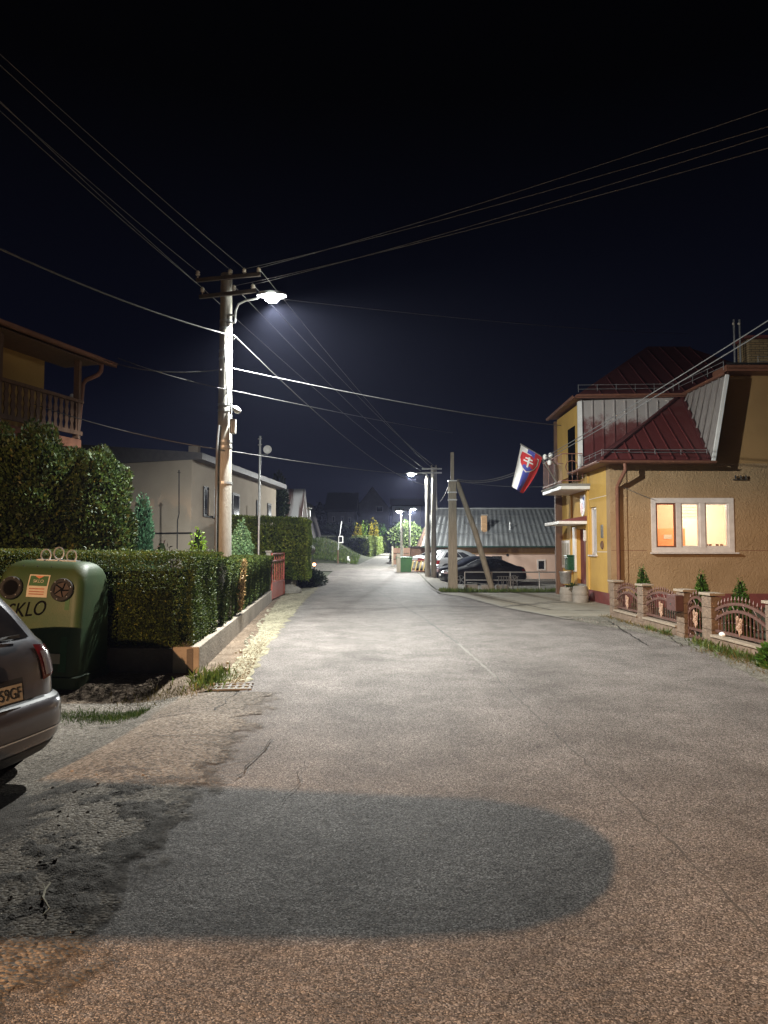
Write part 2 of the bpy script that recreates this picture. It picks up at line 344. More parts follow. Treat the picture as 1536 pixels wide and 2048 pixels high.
sheet('dirt_apron', [(-6, -14), (7.9, -14), (8.2, -6)], [(y, x + .75) for y, x in RL], -6, 8.3, worn_edge(groundmat('broken_asphalt', [(.2, (.05, .042, .034)), (.45, (.150, .125, .10)), (.7, (.26, .225, .185)), (.95, (.50, .46, .40))], 60, 1.6, rough=.8, bump=1.0, cellmix=.5, glit=.1), -1.75, -.85, 1.6), .014, .1, 110, rag=.02, seed=5)
sheet('dirt_patch', [(7.7, -13), (10.4, -13)], [(7.7, -2.6), (8.6, -2.0), (9.1, -2.1), (10.4, -2.5)], 7.7, 10.4, MT['dirt'], .004, .2, 60, rag=.05, seed=8)
sheet('gutter_strip', [(8.9, -2.5), (23, -3.7), (31, -4.5)], [(y, x + .04) for y, x in VI], 8.9, 31, MT['dirt'], .002, .25, 6)
sheet('right_verge', [(y, x - .08) for y, x in RR if y < 18] + [(18.2, 4.0)], [(6, 5.75), (18.2, 5.75)], 6, 18.2, MT['gravel'], .009, .2, 14, rag=.05, seed=11)
MT['kerbstone'] = M('kerbstone', (.16, .15, .135), (.24, .23, .2), rough=.9, scale=3, detail=9)
KERB = [(16.8, 4.42), (18.2, 4.0), (20.5, 3.4), (25, 2.78), (26.6, 2.2)]
sheet('forecourt', KERB, [(16.8, 5.6), (18, 6.7), (29, 6.7)], 17.6, 27.4, MT['slab'], .014, .25, 16, rag=.02)
sheet('kerb_strip', [(y, x - .06) for y, x in KERB] + [(30, 1.98), (42, 1.95)], [(y, x + .06) for y, x in KERB] + [(30, 2.1), (42, 2.07)], 16.8, 42, MT['kerbstone'], .022, .25, 2, rag=.02, seed=2)
sheet('parking_lot', [(28.9, 2.2), (44, 2.1)], [(28.9, 15), (46, 15)], 28.9, 45.4, MT['old_asphalt'], .006, .3, 40)
# seams, cracks and joints in the surfaces
def crack(name, pts, w, mat, off=.016, jit=.02, seed=0):
    r = random.Random(seed); pts = [Vector((p[0], p[1], 0)) for p in pts]; path = []
    for a, b in zip(pts, pts[1:]):
        n = max(1, int((b - a).length / .12))
        path += [a + (b - a) * i / n for i in range(n)]
    path.append(pts[-1]); v = []
    for i, p in enumerate(path):
        t = (path[min(i + 1, len(path) - 1)] - path[max(0, i - 1)]).normalized(); nn = V(-t.y, t.x, 0)
        p = p + nn * r.uniform(-jit, jit); ww = w * r.uniform(.3, 1.2) / 2
        for s in (-1, 1):
            q = p + nn * ww * s; v.append((q.x, q.y, h(q.x, q.y) + off))
    return tag(MB().add(v, [(2 * i, 2 * i + 1, 2 * i + 3, 2 * i + 2) for i in range(len(path) - 1)]).build(name, mat), kind='structure')
def G(px, py, z=0.0):
    k = (CAMZ - z) / ((py - 1100) / F); return ((px - 768) / F * k, k)
MT['crack'] = M('crack', (.02, .019, .018), (.05, .045, .04), rough=.9, scale=20)
MT['seam'] = M('seam', (.15, .145, .13), (.24, .23, .2), rough=.8, scale=20)
MT['seamdark'] = M('seamdark', (.055, .052, .048), (.12, .115, .105), rough=.8, scale=9)
mid = [G(1536, 1875), G(1390, 1730), G(1190, 1540), G(1060, 1420), G(990, 1352)]
crack('road_seam', mid, .017, MT['seamdark'], .008, .020, 1)
crack('road_seam', [G(990, 1352), G(915, 1286)], .05, MT['seam'], .008, .006, 2)
crack('road_seam', [G(915, 1286), G(850, 1238), G(780, 1196), G(740, 1172)], .06, MT['seamdark'], .008, .01, 3)
crack('road_crack_and_strip', [G(600, 1216), G(760, 1217), G(880, 1212), G(1000, 1214), G(1130, 1204)], .12, MT['seamdark'], .020, .01, 4)  # dark strip across the road, in the dark seam colour
for k, (pts, w) in enumerate([([G(545, 1476), G(520, 1505), G(500, 1530), G(470, 1550)], .014), ([G(520, 1505), G(470, 1520), G(430, 1532)], .01), ([G(612, 1520), G(600, 1560), G(575, 1600)], .006),
                              ([G(430, 1420), G(470, 1390), G(500, 1375)], .014), ([G(300, 1470), G(420, 1468), G(500, 1474)], .01), ([G(545, 1476), G(470, 1475), G(380, 1490)], .008),
                              ([G(400, 1425), G(300, 1428), G(200, 1424)], .015), ([G(1210, 1240), G(1290, 1290), G(1360, 1292), G(1330, 1270)], .03)]):
    crack('road_crack_and_strip', pts, w, MT['crack'], .022, .035, 10 + k)
for k, pts in enumerate([[G(960, 1192), G(1100, 1220), G(1200, 1222)], [G(1090, 1188), G(1180, 1205)], [G(1000, 1214), G(1180, 1195)], [G(924, 1193), G(1020, 1188)]]):
    crack('slab_joint', pts, .05, MT['crack'], .020, .02, 30 + k)
# loose stones in the broken edge: nobody could count them
def stones(name, n, fn, s0, s1, mat, seed):
    r = random.Random(seed); mb = MB()
    for _ in range(n):
        x, y = fn(r); s = s0 * (s1 / s0) ** (r.random() ** 2.2); a = r.uniform(0, 6.3)
        p = []
        for (i, j, k) in ((1, 0, .1), (.3, .8, 0), (-.8, .5, .1), (-.7, -.6, 0), (.4, -.9, .05)):
            p.append(V((i * math.cos(a) - j * math.sin(a)) * s * r.uniform(.7, 1.2), (i * math.sin(a) + j * math.cos(a)) * s * r.uniform(.7, 1.2), k * s - .15 * s))
        q = [v * r.uniform(.45, .75) + V(0, 0, s * r.uniform(.45, .9)) for v in p]
        o = V(x, y, h(x, y) + .012)
        mb.add([v + o for v in p + q], [(4, 3, 2, 1, 0), (5, 6, 7, 8, 9)] + [(i, (i + 1) % 5, 5 + (i + 1) % 5, 5 + i) for i in range(5)])
    return tag(mb.build(name, mat), kind='stuff')
def rough_patch(name, x0, x1, y0, y1, st, amp, mat, seed):
    'broken, potholed edge of the surface as real relief'
    from mathutils import noise
    xs, ys = lin(x0, x1, st), lin(y0, y1, st); v = []
    for y in ys:
        for x in xs:
            e = min(1, 4 * (x - x0) / (x1 - x0), 4 * (x1 - x) / (x1 - x0), 4 * (y - y0) / (y1 - y0), 4 * (y1 - y) / (y1 - y0)); e = max(0, e)
            c = ip(RL, y) - .12; k = math.exp(-((x - c) / .55) ** 2)
            n1 = noise.fractal(V(x * 3.2, y * 3.2, seed), .8, 2.0, 4); n2 = noise.noise(V(x * 19, y * 19, seed)); n3 = noise.noise(V(x * 42, y * 42, seed + 3))
            v.append((x, y, h(x, y) + .006 + e * (.012 + k * amp * (n1 * .9 + abs(n2) * .75 - .35 + n3 * .35))))
    nx = len(xs); f = [(j * nx + i, j * nx + i + 1, (j + 1) * nx + i + 1, (j + 1) * nx + i) for j in range(len(ys) - 1) for i in range(nx - 1)]
    return tag(MB().add(v, f).build(name, mat, smooth=True), kind='structure')
MT['rubble'] = worn_edge(groundmat('rubble', [(.2, (.035, .031, .027)), (.5, (.095, .083, .072)), (.8, (.19, .17, .15)), (.97, (.42, .39, .35))], 105, 3.4, rough=.85, bump=.9, cellmix=.5), -1.65, -.95, 1.3)
rough_patch('broken_edge', -3.4, -.8, 1.9, 6.0, .022, .036, MT['rubble'], 4.2)
def f1(r):
    y = r.uniform(2.0, 5.6); return (-1.5 - .05 * y + r.gauss(0, .22) - max(0, r.gauss(0, .35)), y)
def f2(r):
    y = r.uniform(2.0, 7.8); return (r.uniform(-4.2, -1.6), y)
def f3(r):
    y = r.uniform(8.6, 17.5); return (ip(RR, y) + .1 + abs(r.gauss(0, .3)), y)
MT['stone'] = M('stone', (.12, .105, .09), (.26, .23, .2), rough=.8, scale=25, bump=.6, bscale=80)
MT['palestone'] = M('palestone', (.20, .18, .125), (.36, .33, .25), rough=.85, scale=25, bump=.6, bscale=80)
stones('gravel', 350, f1, .004, .020, MT['stone'], 1)
stones('gravel', 500, f3, .006, .025, MT['stone'], 3)
stones('verge_gravel', 2600, lambda r: (lambda y: (ip(VI, y) + r.random() ** .7 * (ip(RL, y) - ip(VI, y)), y))(8.7 + 20 * r.random() ** 1.6), .005, .022, MT['palestone'], 4)
stones('verge_gravel', 30, lambda r: (lambda y: (ip(VI, y) - .08 * r.random(), y))(r.uniform(8.7, 20)), .03, .07, MT['palestone'], 5)
# ------------------------------------------------------------------ foliage
def leafmesh(name, pos, nrm, size, mat, parent=None, seed=0, aspect=2.2, droop=0.0, jitter=.7, core=None, thing_parent_world=True):
    'many leaf-sized blades: pos (n,3), nrm (n,3) outward, size (n,)'
    g = np.random.default_rng(seed); n = len(pos)
    d = nrm + g.normal(0, jitter, (n, 3)); d[:, 2] -= droop; d /= np.linalg.norm(d, axis=1)[:, None] + 1e-9
    s = np.cross(d, g.normal(0, 1, (n, 3))); s /= np.linalg.norm(s, axis=1)[:, None] + 1e-9
    L = size[:, None] * g.uniform(.7, 1.3, (n, 1)); w = L / aspect
    bow = np.cross(d, s) * L * .15
    v = np.stack([pos, pos + d * L * .5 + s * w * .5 + bow, pos + d * L, pos + d * L * .5 - s * w * .5 + bow], 1).reshape(-1, 3)
    cv = np.array(core.v, dtype=np.float64).reshape(-1, 3) if core else np.zeros((0, 3)); nv = len(v)
    me = bpy.data.meshes.new(name); me.vertices.add(nv + len(cv)); me.vertices.foreach_set('co', np.concatenate([v, cv]).ravel().astype(np.float32))
    loops = np.arange(nv, dtype=np.int32); starts = np.arange(0, nv, 4, dtype=np.int32); tot = np.full(n, 4, np.int32)
    if core:
        cl = np.array([i + nv for f in core.f for i in f], np.int32); ct = np.array([len(f) for f in core.f], np.int32)
        cs = nv + np.concatenate([[0], np.cumsum(ct)[:-1]]); loops = np.concatenate([loops, cl]); starts = np.concatenate([starts, cs]).astype(np.int32); tot = np.concatenate([tot, ct])
    me.loops.add(len(loops)); me.loops.foreach_set('vertex_index', loops)
    me.polygons.add(len(starts)); me.polygons.foreach_set('loop_start', starts); me.polygons.foreach_set('loop_total', tot)
    me.update(); me.validate(); me.materials.append(mat)
    o = link(bpy.data.objects.new(name, me))
    if parent is not None: attach(o, parent)
    return o
def lump(p, sc, seed):
    'cheap smooth noise for clumps'
    q = p * sc + seed
    return (np.sin(q[:, 0] * 1.7 + 1.3 * np.sin(q[:, 1] * 1.1)) + np.sin(q[:, 1] * 2.1 + 1.7 * np.sin(q[:, 2] * 1.3 + q[:, 0])) + np.sin(q[:, 2] * 1.9 + q[:, 0] * .7)) / 3
def hedge_faces(faces, dens, seed, bump=.05, sc=5.0, deep=.06):
    'sample rectangles (origin, a, b): points and outward normals with a lumpy surface'
    g = np.random.default_rng(seed); Ps, Ns = [], []
    for o, a, b in faces:
        o, a, b = (np.array(x, float) for x in (o, a, b)); nn = np.cross(a, b); A = np.linalg.norm(nn); nn /= A
        k = int(A * dens); uv = g.random((k, 2)); p = o + uv[:, :1] * a + uv[:, 1:] * b
        p += nn * (bump * lump(p, sc, seed)[:, None] - deep * g.random((k, 1)) ** 2)
        Ps.append(p); Ns.append(np.repeat(nn[None], k, 0))
    return np.concatenate(Ps), np.concatenate(Ns)
LM = {}
LM['hedge'] = leafmat('hedge_leaf', (.022, .042, .010), (.085, .120, .020), (.19, .19, .04))
LM['thuja'] = leafmat('thuja_leaf', (.014, .028, .008), (.048, .078, .016), (.10, .10, .025))
LM['bluefir'] = leafmat('spruce_needle', (.16, .30, .15), (.32, .50, .28), (.45, .62, .38))
LM['cypress'] = leafmat('cypress_leaf', (.03, .085, .045), (.08, .17, .10))
LM['lime'] = leafmat('lime_leaf', (.09, .18, .02), (.24, .38, .05))
LM['smallthuja'] = leafmat('small_thuja_leaf', (.03, .075, .012), (.09, .20, .03))
LM['grass'] = leafmat('grass_blade', (.04, .075, .015), (.12, .18, .04), (.22, .19, .08))
LM['drygrass'] = leafmat('dry_grass_blade', (.09, .07, .025), (.20, .15, .05), (.12, .14, .04))
LM['gold'] = leafmat('gold_leaf', (.20, .17, .015), (.40, .34, .03))
LM['darkfir'] = leafmat('fir_needle', (.012, .022, .014), (.03, .045, .028))
MT['core'] = M('core', (.006, .009, .004), (.012, .016, .007), rough=1.0, spec=0.0)
def hexbox(mb, a, b, c, d, z0, z1, ins=.07):   # footprint a,b,c,d (ccw), inset
    pts = [Vector((p[0], p[1], 0)) for p in (a, b, c, d)]; q = []
    for i in range(4):
        p0, p1, p2 = pts[i - 1], pts[i], pts[(i + 1) % 4]; t1 = (p1 - p0).normalized(); t2 = (p2 - p1).normalized(); n1, n2 = V(-t1.y, t1.x, 0), V(-t2.y, t2.x, 0)
        m = (n1 + n2).normalized(); q.append(p1 + m * ins / max(.3, m.dot(n1)))
    ins = min(ins, .20)
    mb.hexa([V(p.x, p.y, z0) for p in q] + [V(p.x, p.y, z1 - ins) for p in q])
def hedge(name, label, cat, foot, z0, zt, mat, dens, size, seed, base, bump=.06, sc=4.0, aspect=2.4, droop=.0, jitter=.6, group=None, deep=.07, flare=0.0):
    'trimmed hedge over footprint a,b,c,d (ccw seen from above); zt = top height at each corner'
    a, b, c, d = [Vector((p[0], p[1], 0)) for p in foot]; cs = [a, b, c, d]; zt = zt if isinstance(zt, (list, tuple)) else [zt] * 4
    zm = min(zt); fs = []
    for i in range(4):
        p, q = cs[i], cs[(i + 1) % 4]; fs.append(((p.x, p.y, z0), (q.x - p.x, q.y - p.y, 0), (0, 0, (zt[i] + zt[(i + 1) % 4]) / 2 - z0)))
    fs.append(((a.x, a.y, zt[0]), (b.x - a.x, b.y - a.y, zt[1] - zt[0]), (d.x - a.x, d.y - a.y, zt[3] - zt[0])))
    pos, nr = hedge_faces(fs, dens, seed, bump, sc, deep)
    if flare: pos = pos + nr * (np.abs(nr[:, 2:]) < .5) * (nr[:, :1] > .5) * flare * ((pos[:, 2:] - z0) / (zm - z0) - .8)
    up = np.array([0, 0, .5]); nr = nr + up
    core = MB(); hexbox(core, a, b, c, d, z0, zm, .20 + flare * .75)
    t = thing(name, label, cat, base, group=group)
    leafmesh('foliage', pos, nr, np.full(len(pos), size), mat, t, seed, aspect, droop, jitter)
    core.build('branches', MT['core'], t)
    return t
def cone_plant(name, label, cat, base, H, prof, mat, n, size, seed, group=None, jitter=.55, aspect=2.6, lump_a=.12, sc=5.0, up=.7, trunk=.04, coremat=None, lean=(0, 0)):
    'conifer: leaves over a surface of revolution prof(t)->radius, with a trunk'
    g = np.random.default_rng(seed); t = 1 - np.sqrt(g.random(n * 2)) * .999; r = np.array([prof(x) for x in t]); keep = g.random(n * 2) < np.maximum(.12, r / max(r)); t, r = t[keep], r[keep]; n = len(t)
    a = g.random(n) * 2 * np.pi; rr = r * (1 - .5 * g.random(n) ** 2.5)
    p = np.stack([np.cos(a) * rr, np.sin(a) * rr, t * H], 1); l = lump(p, sc, seed); p[:, :2] *= (1 + lump_a * l * 1.8)[:, None]
    p[:, 0] += lean[0] * t; p[:, 1] += lean[1] * t
    nr = np.stack([np.cos(a), np.sin(a), np.full(n, up)], 1)
    th = thing(name, label, cat, base, group=group)
    o = leafmesh('crown', p, nr, np.full(n, size), mat, None, seed, aspect, 0, jitter, core=None); o.parent = th
    c = MB().lathe([(max(.01, prof(x) * .62), x * H) for x in (0, .1, .25, .4, .55, .7, .85, .93)], n=10).build('branches', coremat or MT['core'], th, world=False)
    MB().tube([(0, 0, -.1), (0, 0, H * .4), (lean[0] * .8, lean[1] * .8, H * .9)], [trunk, trunk * .7, trunk * .2], 7).build('trunk', MT['dkwood'], th, world=False)
    return th
def grass(name, n, fn, s0, s1, mat, seed, droop=.2):
    r = random.Random(seed); pos = []; sz = []
    for _ in range(n):
        x, y = fn(r); pos.append((x, y, h(x, y) + .0)); sz.append(r.uniform(s0, s1))
    pos = np.array(pos); nr = np.tile([0, 0, 1.0], (n, 1))
    return tag(leafmesh(name, pos, nr, np.array(sz), mat, None, seed, 9, 0, .45), kind='stuff')
# low trimmed hedge along the road, on a concrete base wall
WX = lambda y: -2.48 - (y - 9.6) * (1.12 / 13.3)      # road face of the base wall
def low_wall(name, label, pts, hgt, thick):
    mb = MB()
    for (a, b) in zip(pts, pts[1:]):
        a, b = V(a[0], a[1], 0), V(b[0], b[1], 0); t = (b - a).normalized(); n = V(-t.y, t.x, 0) * thick
        mb.hexa([V(q.x, q.y, -.2) for q in (a, b, b + n, a + n)] + [V(q.x, q.y, hgt) for q in (a, b, b + n, a + n)])
    return tag(mb.build(name, MT['wallbase'], bevel=.012), label, 'wall')
MT['wallbase'] = M('wallbase', (.20, .165, .13), (.34, .29, .23), rough=.9, scale=2.2, bump=.6, bscale=25, detail=10, lo=.3, hi=.7)
low_wall('concrete_wall', 'low stained concrete wall under the hedge beside the road verge', [(WX(9.62), 9.62), (WX(22.9), 22.9)], .35, .35)
MT['wallbase'] = M('shadedwall', (.075, .062, .050), (.14, .12, .10), rough=.9, scale=2.2, bump=.6, bscale=25, detail=10, lo=.3, hi=.7)  # darker copy of the wall material: the container shadow is painted into its colour
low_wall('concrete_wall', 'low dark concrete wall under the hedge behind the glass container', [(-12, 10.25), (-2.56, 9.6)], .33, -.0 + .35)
hedge('trimmed_hedge', 'long trimmed green hedge behind the glass container, lit from above', 'hedge', [(-11.5, 10.16), (-2.62, 9.66), (-2.74, 11.55), (-11.5, 12.1)], .32, [1.70, 1.56, 1.58, 1.72], LM['hedge'], 4200, .036, 21, (-7, 10.9, 0), bump=.03, sc=3, aspect=2.2)
hedge('trimmed_hedge', 'trimmed hedge on the wall beside the road, with a brown dead patch', 'hedge', [(WX(12.1) - .02, 12.2), (WX(22.7) - .02, 22.7), (WX(22.7) - .8, 22.7), (WX(12.1) - .75, 12.2)], .36, [1.52, 1.40, 1.40, 1.52], LM['hedge'], 3600, .042, 22, (-3.4, 17, 0), bump=.05, sc=4, aspect=2.2, flare=.13)
# dead streak hanging in it
g_ = np.random.default_rng(5); k_ = 900; yy = 14.2 + g_.normal(0, .16, k_); zz = .45 + 1.0 * g_.random(k_)
pp = np.stack([np.array([WX(y) for y in yy]) + .05 + .13 * ((zz - .36) / 1.1 - .8) + .03 * g_.random(k_), yy + (zz - 1) * -.25, zz], 1)
hp = [o for o in COL.objects if o.name == 'trimmed_hedge.001'][0]
leafmesh('dead_foliage', pp, np.tile([.6, 0, .2], (k_, 1)), np.full(k_, .055), leafmat('dead_leaf', (.15, .09, .035), (.34, .22, .09)), hp, 9)
# ------------------------------------------------------------------ garden plants on the left
# tall rounded thuja clump
def blobs(seed, spec, dens, size, name, label, cat, base, mat, aspect=2.2, droop=0, jitter=.6, lumpa=.14, sc=3.2, trunkh=1.0, group=None, coremat=None, up=.35):
    g = np.random.default_rng(seed); Ps, Ns = [], []; core = MB()
    for (cx, cy, cz, rx, ry, rz) in spec:
        k = int(dens * (rx * ry + rx * rz + ry * rz) * 4.2); d = g.normal(0, 1, (k, 3)); d /= np.linalg.norm(d, axis=1)[:, None]
        p = d * np.array([rx, ry, rz]); l = lump(p + [cx, cy, cz], sc, seed); p *= (1 + lumpa * l - .22 * g.random(k) ** 2)[:, None]; p += [cx, cy, cz]
        Ps.append(p); Ns.append(d + [0, 0, up]); core.ball((cx, cy, cz), .80, 10, 8, (rx, ry, rz))
    p = np.concatenate(Ps); nr = np.concatenate(Ns); ok = p[:, 2] > h(base[0], base[1])
    t = thing(name, label, cat, base, group=group)
    leafmesh('crown', p[ok], nr[ok], np.full(ok.sum(), size), mat, t, seed, aspect, droop, jitter)
    core.build('branches', coremat or MT['core'], t)
    MB().tube([Vector(base) + V(0, 0, -.1), Vector(base) + V(.03, 0, trunkh)], [.09, .06], 8).build('trunk', MT['dkwood'], t)
    return t
c = P(125, 1000, 12.6)
blobs(31, [(-7.05, 12.7, 1.5, .75, .7, 2.2), (-6.2, 12.6, 1.35, .95, .7, 2.55), (-5.25, 12.8, 1.25, .72, .7, 2.32), (-6.7, 12.45, 1.0, .6, .6, 1.8), (-4.98, 12.75, .95, .55, .6, 1.7)], 1700, .075,
      'thuja_shrub', 'big dark rounded thuja shrub rising behind the hedge and the glass container', 'shrub', (-6.0, 12.7, 0), LM['thuja'], aspect=2.0, jitter=.75, lumpa=.17, sc=4.6)
cone_plant('column_cypress', 'slim blue-green columnar cypress in front of the white house wall', 'tree', (-5.65, 16.6, 0), 3.05, lambda t: .235 * (1 - t ** 5 * .55) * (1 - t ** 14) + .0, LM['cypress'], 5200, .085, 41, up=1.6, jitter=.35)
cone_plant('lime_shrub', 'small bright lime-green pointed shrub behind the hedge, beside the concrete pole', 'shrub', P(395, 1150, 14.0) * V(1, 1, 0), 2.2, lambda t: .42 * (1 - t) ** .75, LM['lime'], 4200, .065, 42, aspect=1.9, jitter=.8, lump_a=.2)
cone_plant('dark_shrub', 'dark reddish low shrub by the white house wall beside the cypress', 'shrub', P(322, 1150, 17) * V(1, 1, 0), 1.95, lambda t: .55 * (1 - t ** 2) + .02, leafmat('plum_leaf', (.02, .014, .014), (.06, .035, .03)), 700, .13, 43, jitter=.9)
cone_plant('dwarf_spruce', 'pale green dense conical dwarf spruce behind the roadside hedge', 'tree', (-4.14, 20.6, 0), 2.62, lambda t: .52 * (1 - t ** 1.8) * (1 if t < .97 else .6) + .02, LM['bluefir'], 14000, .062, 44, jitter=.7, lump_a=.20, sc=9, up=.3, coremat=M('sprucecore', (.03, .06, .03), rough=.9))
hedge('tall_hedge', 'tall green garden hedge behind the red gate and picket fence', 'hedge', [(-9.3, 28), (-3.05, 27.4), (-3.2, 30.5), (-9.3, 30.5)], .5, [2.95, 2.85, 2.8, 2.9], leafmat('tall_hedge_leaf', (.06, .095, .018), (.20, .27, .05), (.32, .34, .08)), 1500, .10, 45, (-6, 29, 0), bump=.08, sc=2.4, jitter=.8)
grass('grass', 5200, lambda r: (lambda x: (x, 7.72 + r.gauss(0, .13) + .05 * math.sin(x * 5)))(-2.55 - abs(r.gauss(0, .85))), .02, .065, LM['grass'], 51)
grass('grass', 700, lambda r: (-2.18 + r.gauss(0, .12), 9.0 + r.gauss(0, .25)), .05, .17, LM['grass'], 52)
grass('grass', 500, lambda r: (-2.6 + r.gauss(0, .28), 8.45 + r.gauss(0, .22)), .03, .09, LM['drygrass'], 53)
# ------------------------------------------------------------------ storm drain
t = thing('storm_drain', 'rectangular metal drain grate set in the pale verge by the hedge wall', 'drain grate', (*G(470, 1372), -.012), rz=.12)
mb = MB()
for i in range(6): mb.box((-.20 + .08 * i, 0, .022), (.03, .34, .02))
for j in (-.17, 0, .17): mb.box((0, j, .0255), (.46, .035, .021))
mb.build('grate', M('grate', (.13, .12, .11), (.2, .18, .16), rough=.7), t, world=False); MB().box((0, 0, .0155), (.46, .38, .004)).build('pit', MT['black'], t, world=False)
# ------------------------------------------------------------------ concrete utility pole with lamp
PB = V(-3.03, 13.40, 0)
MT['rustdark'] = M('rustdark', (.05, .042, .036), (.08, .065, .055), rough=.7)
pole = thing('utility_pole', 'tall concrete utility pole at the hedge corner carrying the bright lamp', 'utility pole', PB)
def post(mb, b, H, r0, r1, n=18):
    mb.tube([b + V(0, 0, -.3)] + [b + V(0, 0, H * i / 8) for i in range(9)], [r0] + [r0 + (r1 - r0) * i / 8 for i in range(9)], n)
mb = MB(); post(mb, PB, 6.95, .166, .108); mb.build('shaft', MT['pole'], pole, smooth=True)
def zpx(py, Y): return P(768, py, Y).z
for py in (700, 716, 882, 893, 965, 640, 655, 808, 820):
    r = .166 - .058 * (zpx(py, 13.30) / 6.95) + .007
    MB().lathe([(r, -.022), (r, .022)], (PB.x, PB.y, zpx(py, 13.30)), 18).build('steel_band', MT['steel'], pole)
for z, half in ((6.80, .68), (6.48, .60)):
    a = PB + V(-half * .8, -.16, z - .03); b = PB + V(half, -.16, z + .09)
    MB().bar(a, b, .05, .07).build('crossarm', MT['rustdark'], pole)
INS = []
for z, half, fr in ((6.80, .68, (-.75, .15, .55, .95)), (6.48, .60, (-.7, .3, .9))):
    for f in fr:
        q = PB + V(f * half, -.16, z + (.04 + f * .04)); INS.append(q + V(0, 0, .13))
        MB().lathe([(.012, -.02), (.012, .05), (.035, .055), (.045, .075), (.030, .09), (.042, .11), (.028, .135), (.012, .15)], q, 10).build('insulator', MT['porcelain'], pole)
# conduit strapped on the lower half
MB().tube([P(438, 850, 13.16), P(436, 868, 13.15), P(434, 900, 13.14), P(432, 1000, 13.14), P(431, 1110, 13.14)], .022, 8).build('conduit', MT['litecable'], pole)
MB().tube([P(470, 672, 13.25), P(459, 668, 13.16), P(449, 690, 13.14), P(452, 760, 13.16), P(456, 810, 13.18)], .012, 6).build('feed_cable', MT['cable'], pole)
# street lamps ------------------------------------------------------------
MT['lamphousing'] = M('lamphousing', (.55, .55, .55), (.42, .42, .42), rough=.4, metal=.3)
def street_lamp(label, foot, head, arm, watts, col=LED_C, glow=1.0, group='street lamps along the road', rad_=.16, spot=178, pr=.022, name='street_lamp', aim=None, blend=.06, soft=.08):
    'foot: bracket point on its pole, arm: path to the head; head points away from the pole'
    t = thing(name, label, 'street lamp', foot, group=group)
    MB().tube(arm, pr, 8).build('arm', MT['steel'], t, smooth=True)
    d = (arm[-1] - arm[-2]); d.z = 0; d.normalize(); s = V(-d.y, d.x, 0); c = head
    def ring(k, w, z): return c + d * k + s * w + V(0, 0, z)
    prof = [(-.26 * glow, .05, .03), (-.18 * glow, .10, .07), (.0, .13, .09), (.20 * glow, .12, .07), (.30 * glow, .06, .04)]
    mb = MB(); n = len(prof)
    for k, w, z in prof: mb.v += [tuple(ring(k, -w, 0)), tuple(ring(k, -w * .6, z)), tuple(ring(k, w * .6, z)), tuple(ring(k, w, 0))]
    for i in range(n - 1):
        for j in range(3): mb.f.append((4 * i + j, 4 * i + j + 1, 4 * i + 5 + j, 4 * i + 4 + j))
    mb.f += [(0, 1, 2, 3), tuple(4 * (n - 1) + j for j in (3, 2, 1, 0))]
    mb.build('housing', MT['lamphousing'], t, smooth=True)
    mb = MB(); mb.lathe([(.03, -.125), (.10, -.105), (.15, -.05), (.16, 0)], c + d * .03, 16, Matrix.Diagonal((glow, glow, 1))); mb.build('lens', MT['ledglow'], t, smooth=True)
    l = bpy.data.lights.new('lamp_light', 'SPOT'); l.energy = watts; l.color = col; l.shadow_soft_size = soft; l.spot_size = rad(spot); l.spot_blend = blend
    lo = bpy.data.objects.new('lamp_light', l); link(lo); lo.location = c + d * .03 + V(0, 0, -.19); 
    if aim: lo.rotation_euler = Vector(aim).to_track_quat('-Z', 'Y').to_euler()
    attach(lo, t)
    return t
LH = P(541, 592, 13.30)
street_lamp('bright white street lamp on the concrete pole above the roadside hedge', P(470, 645, 13.30),
            LH, [P(470, 645, 13.30), P(471, 622, 13.30), P(477, 608, 13.30), P(492, 601, 13.30), P(515, 597, 13.30), LH + V(-.18, 0, .03)], LED_W, spot=174, aim=(.30, .25, -.92), blend=.6)

for y in (645, 630): MB().bar(P(452, y, 13.3), P(471, y, 13.3), .03, .03).build('lamp_bracket', MT['steel'], pole)
# warm lamp behind the photographer (its light fills the near road and the gable)
WL = V(-4.2, -8.5, 5.2)
pb = V(-5.3, -8.5, 0)
wp = thing('lamp_post', 'grey post of the warm lamp behind the parked car', 'lamp post', pb)
mb = MB(); post(mb, pb, 5.3, .09, .06); mb.build('shaft', MT['pole'], wp, smooth=True)
street_lamp('warm orange street lamp behind the parked car', pb + V(0, 0, 5.2), WL + V(0, 0, .15), [pb + V(0, 0, 5.0), pb + V(.1, 0, 5.25), pb + V(.5, 0, 5.36), WL + V(-.2, 0, .17)], WARM_W, WARM_C, spot=176, soft=.03)
# unseen roof on posts, added to cast the rounded shadow across the near road
sh = thing('shadow_caster_roof', 'added flat rounded roof on posts behind the camera, shaped to cast the road shadow', 'shadow caster', (-5.5, -1.7, 0))
rf = []
x0, x1, y0, y1, rr_ = -6.4, -1.27, -2.21, -1.40, .62
for k in range(9):
    a = rad(-90 + 180 * k / 8); cy = (y0 + y1) / 2
    rf.append(V(x1 - rr_ + rr_ * math.cos(a) ** .8 if math.cos(a) > 0 else x1 - rr_, cy + (y1 - y0) / 2 * math.sin(a), 2.36))
rf += [V(x0, y1 + .62, 2.36), V(x0, y0, 2.36)]
MB().slab(rf, (0, 0, .06)).build('roof', MT['dkwood'], sh)
for x, y in ((-6.2, -2.1), (-6.2, -1.3), (-5.2, -2.1), (-5.2, -1.3)): MB().cyl(V(x, y, -.2), V(x, y, 2.36), .045, n=8).build('post', MT['steel'], sh)
MB().box((-5.7, -1.7, .3), (1.0, .4, .05)).build('bench', MT['wood'], sh)
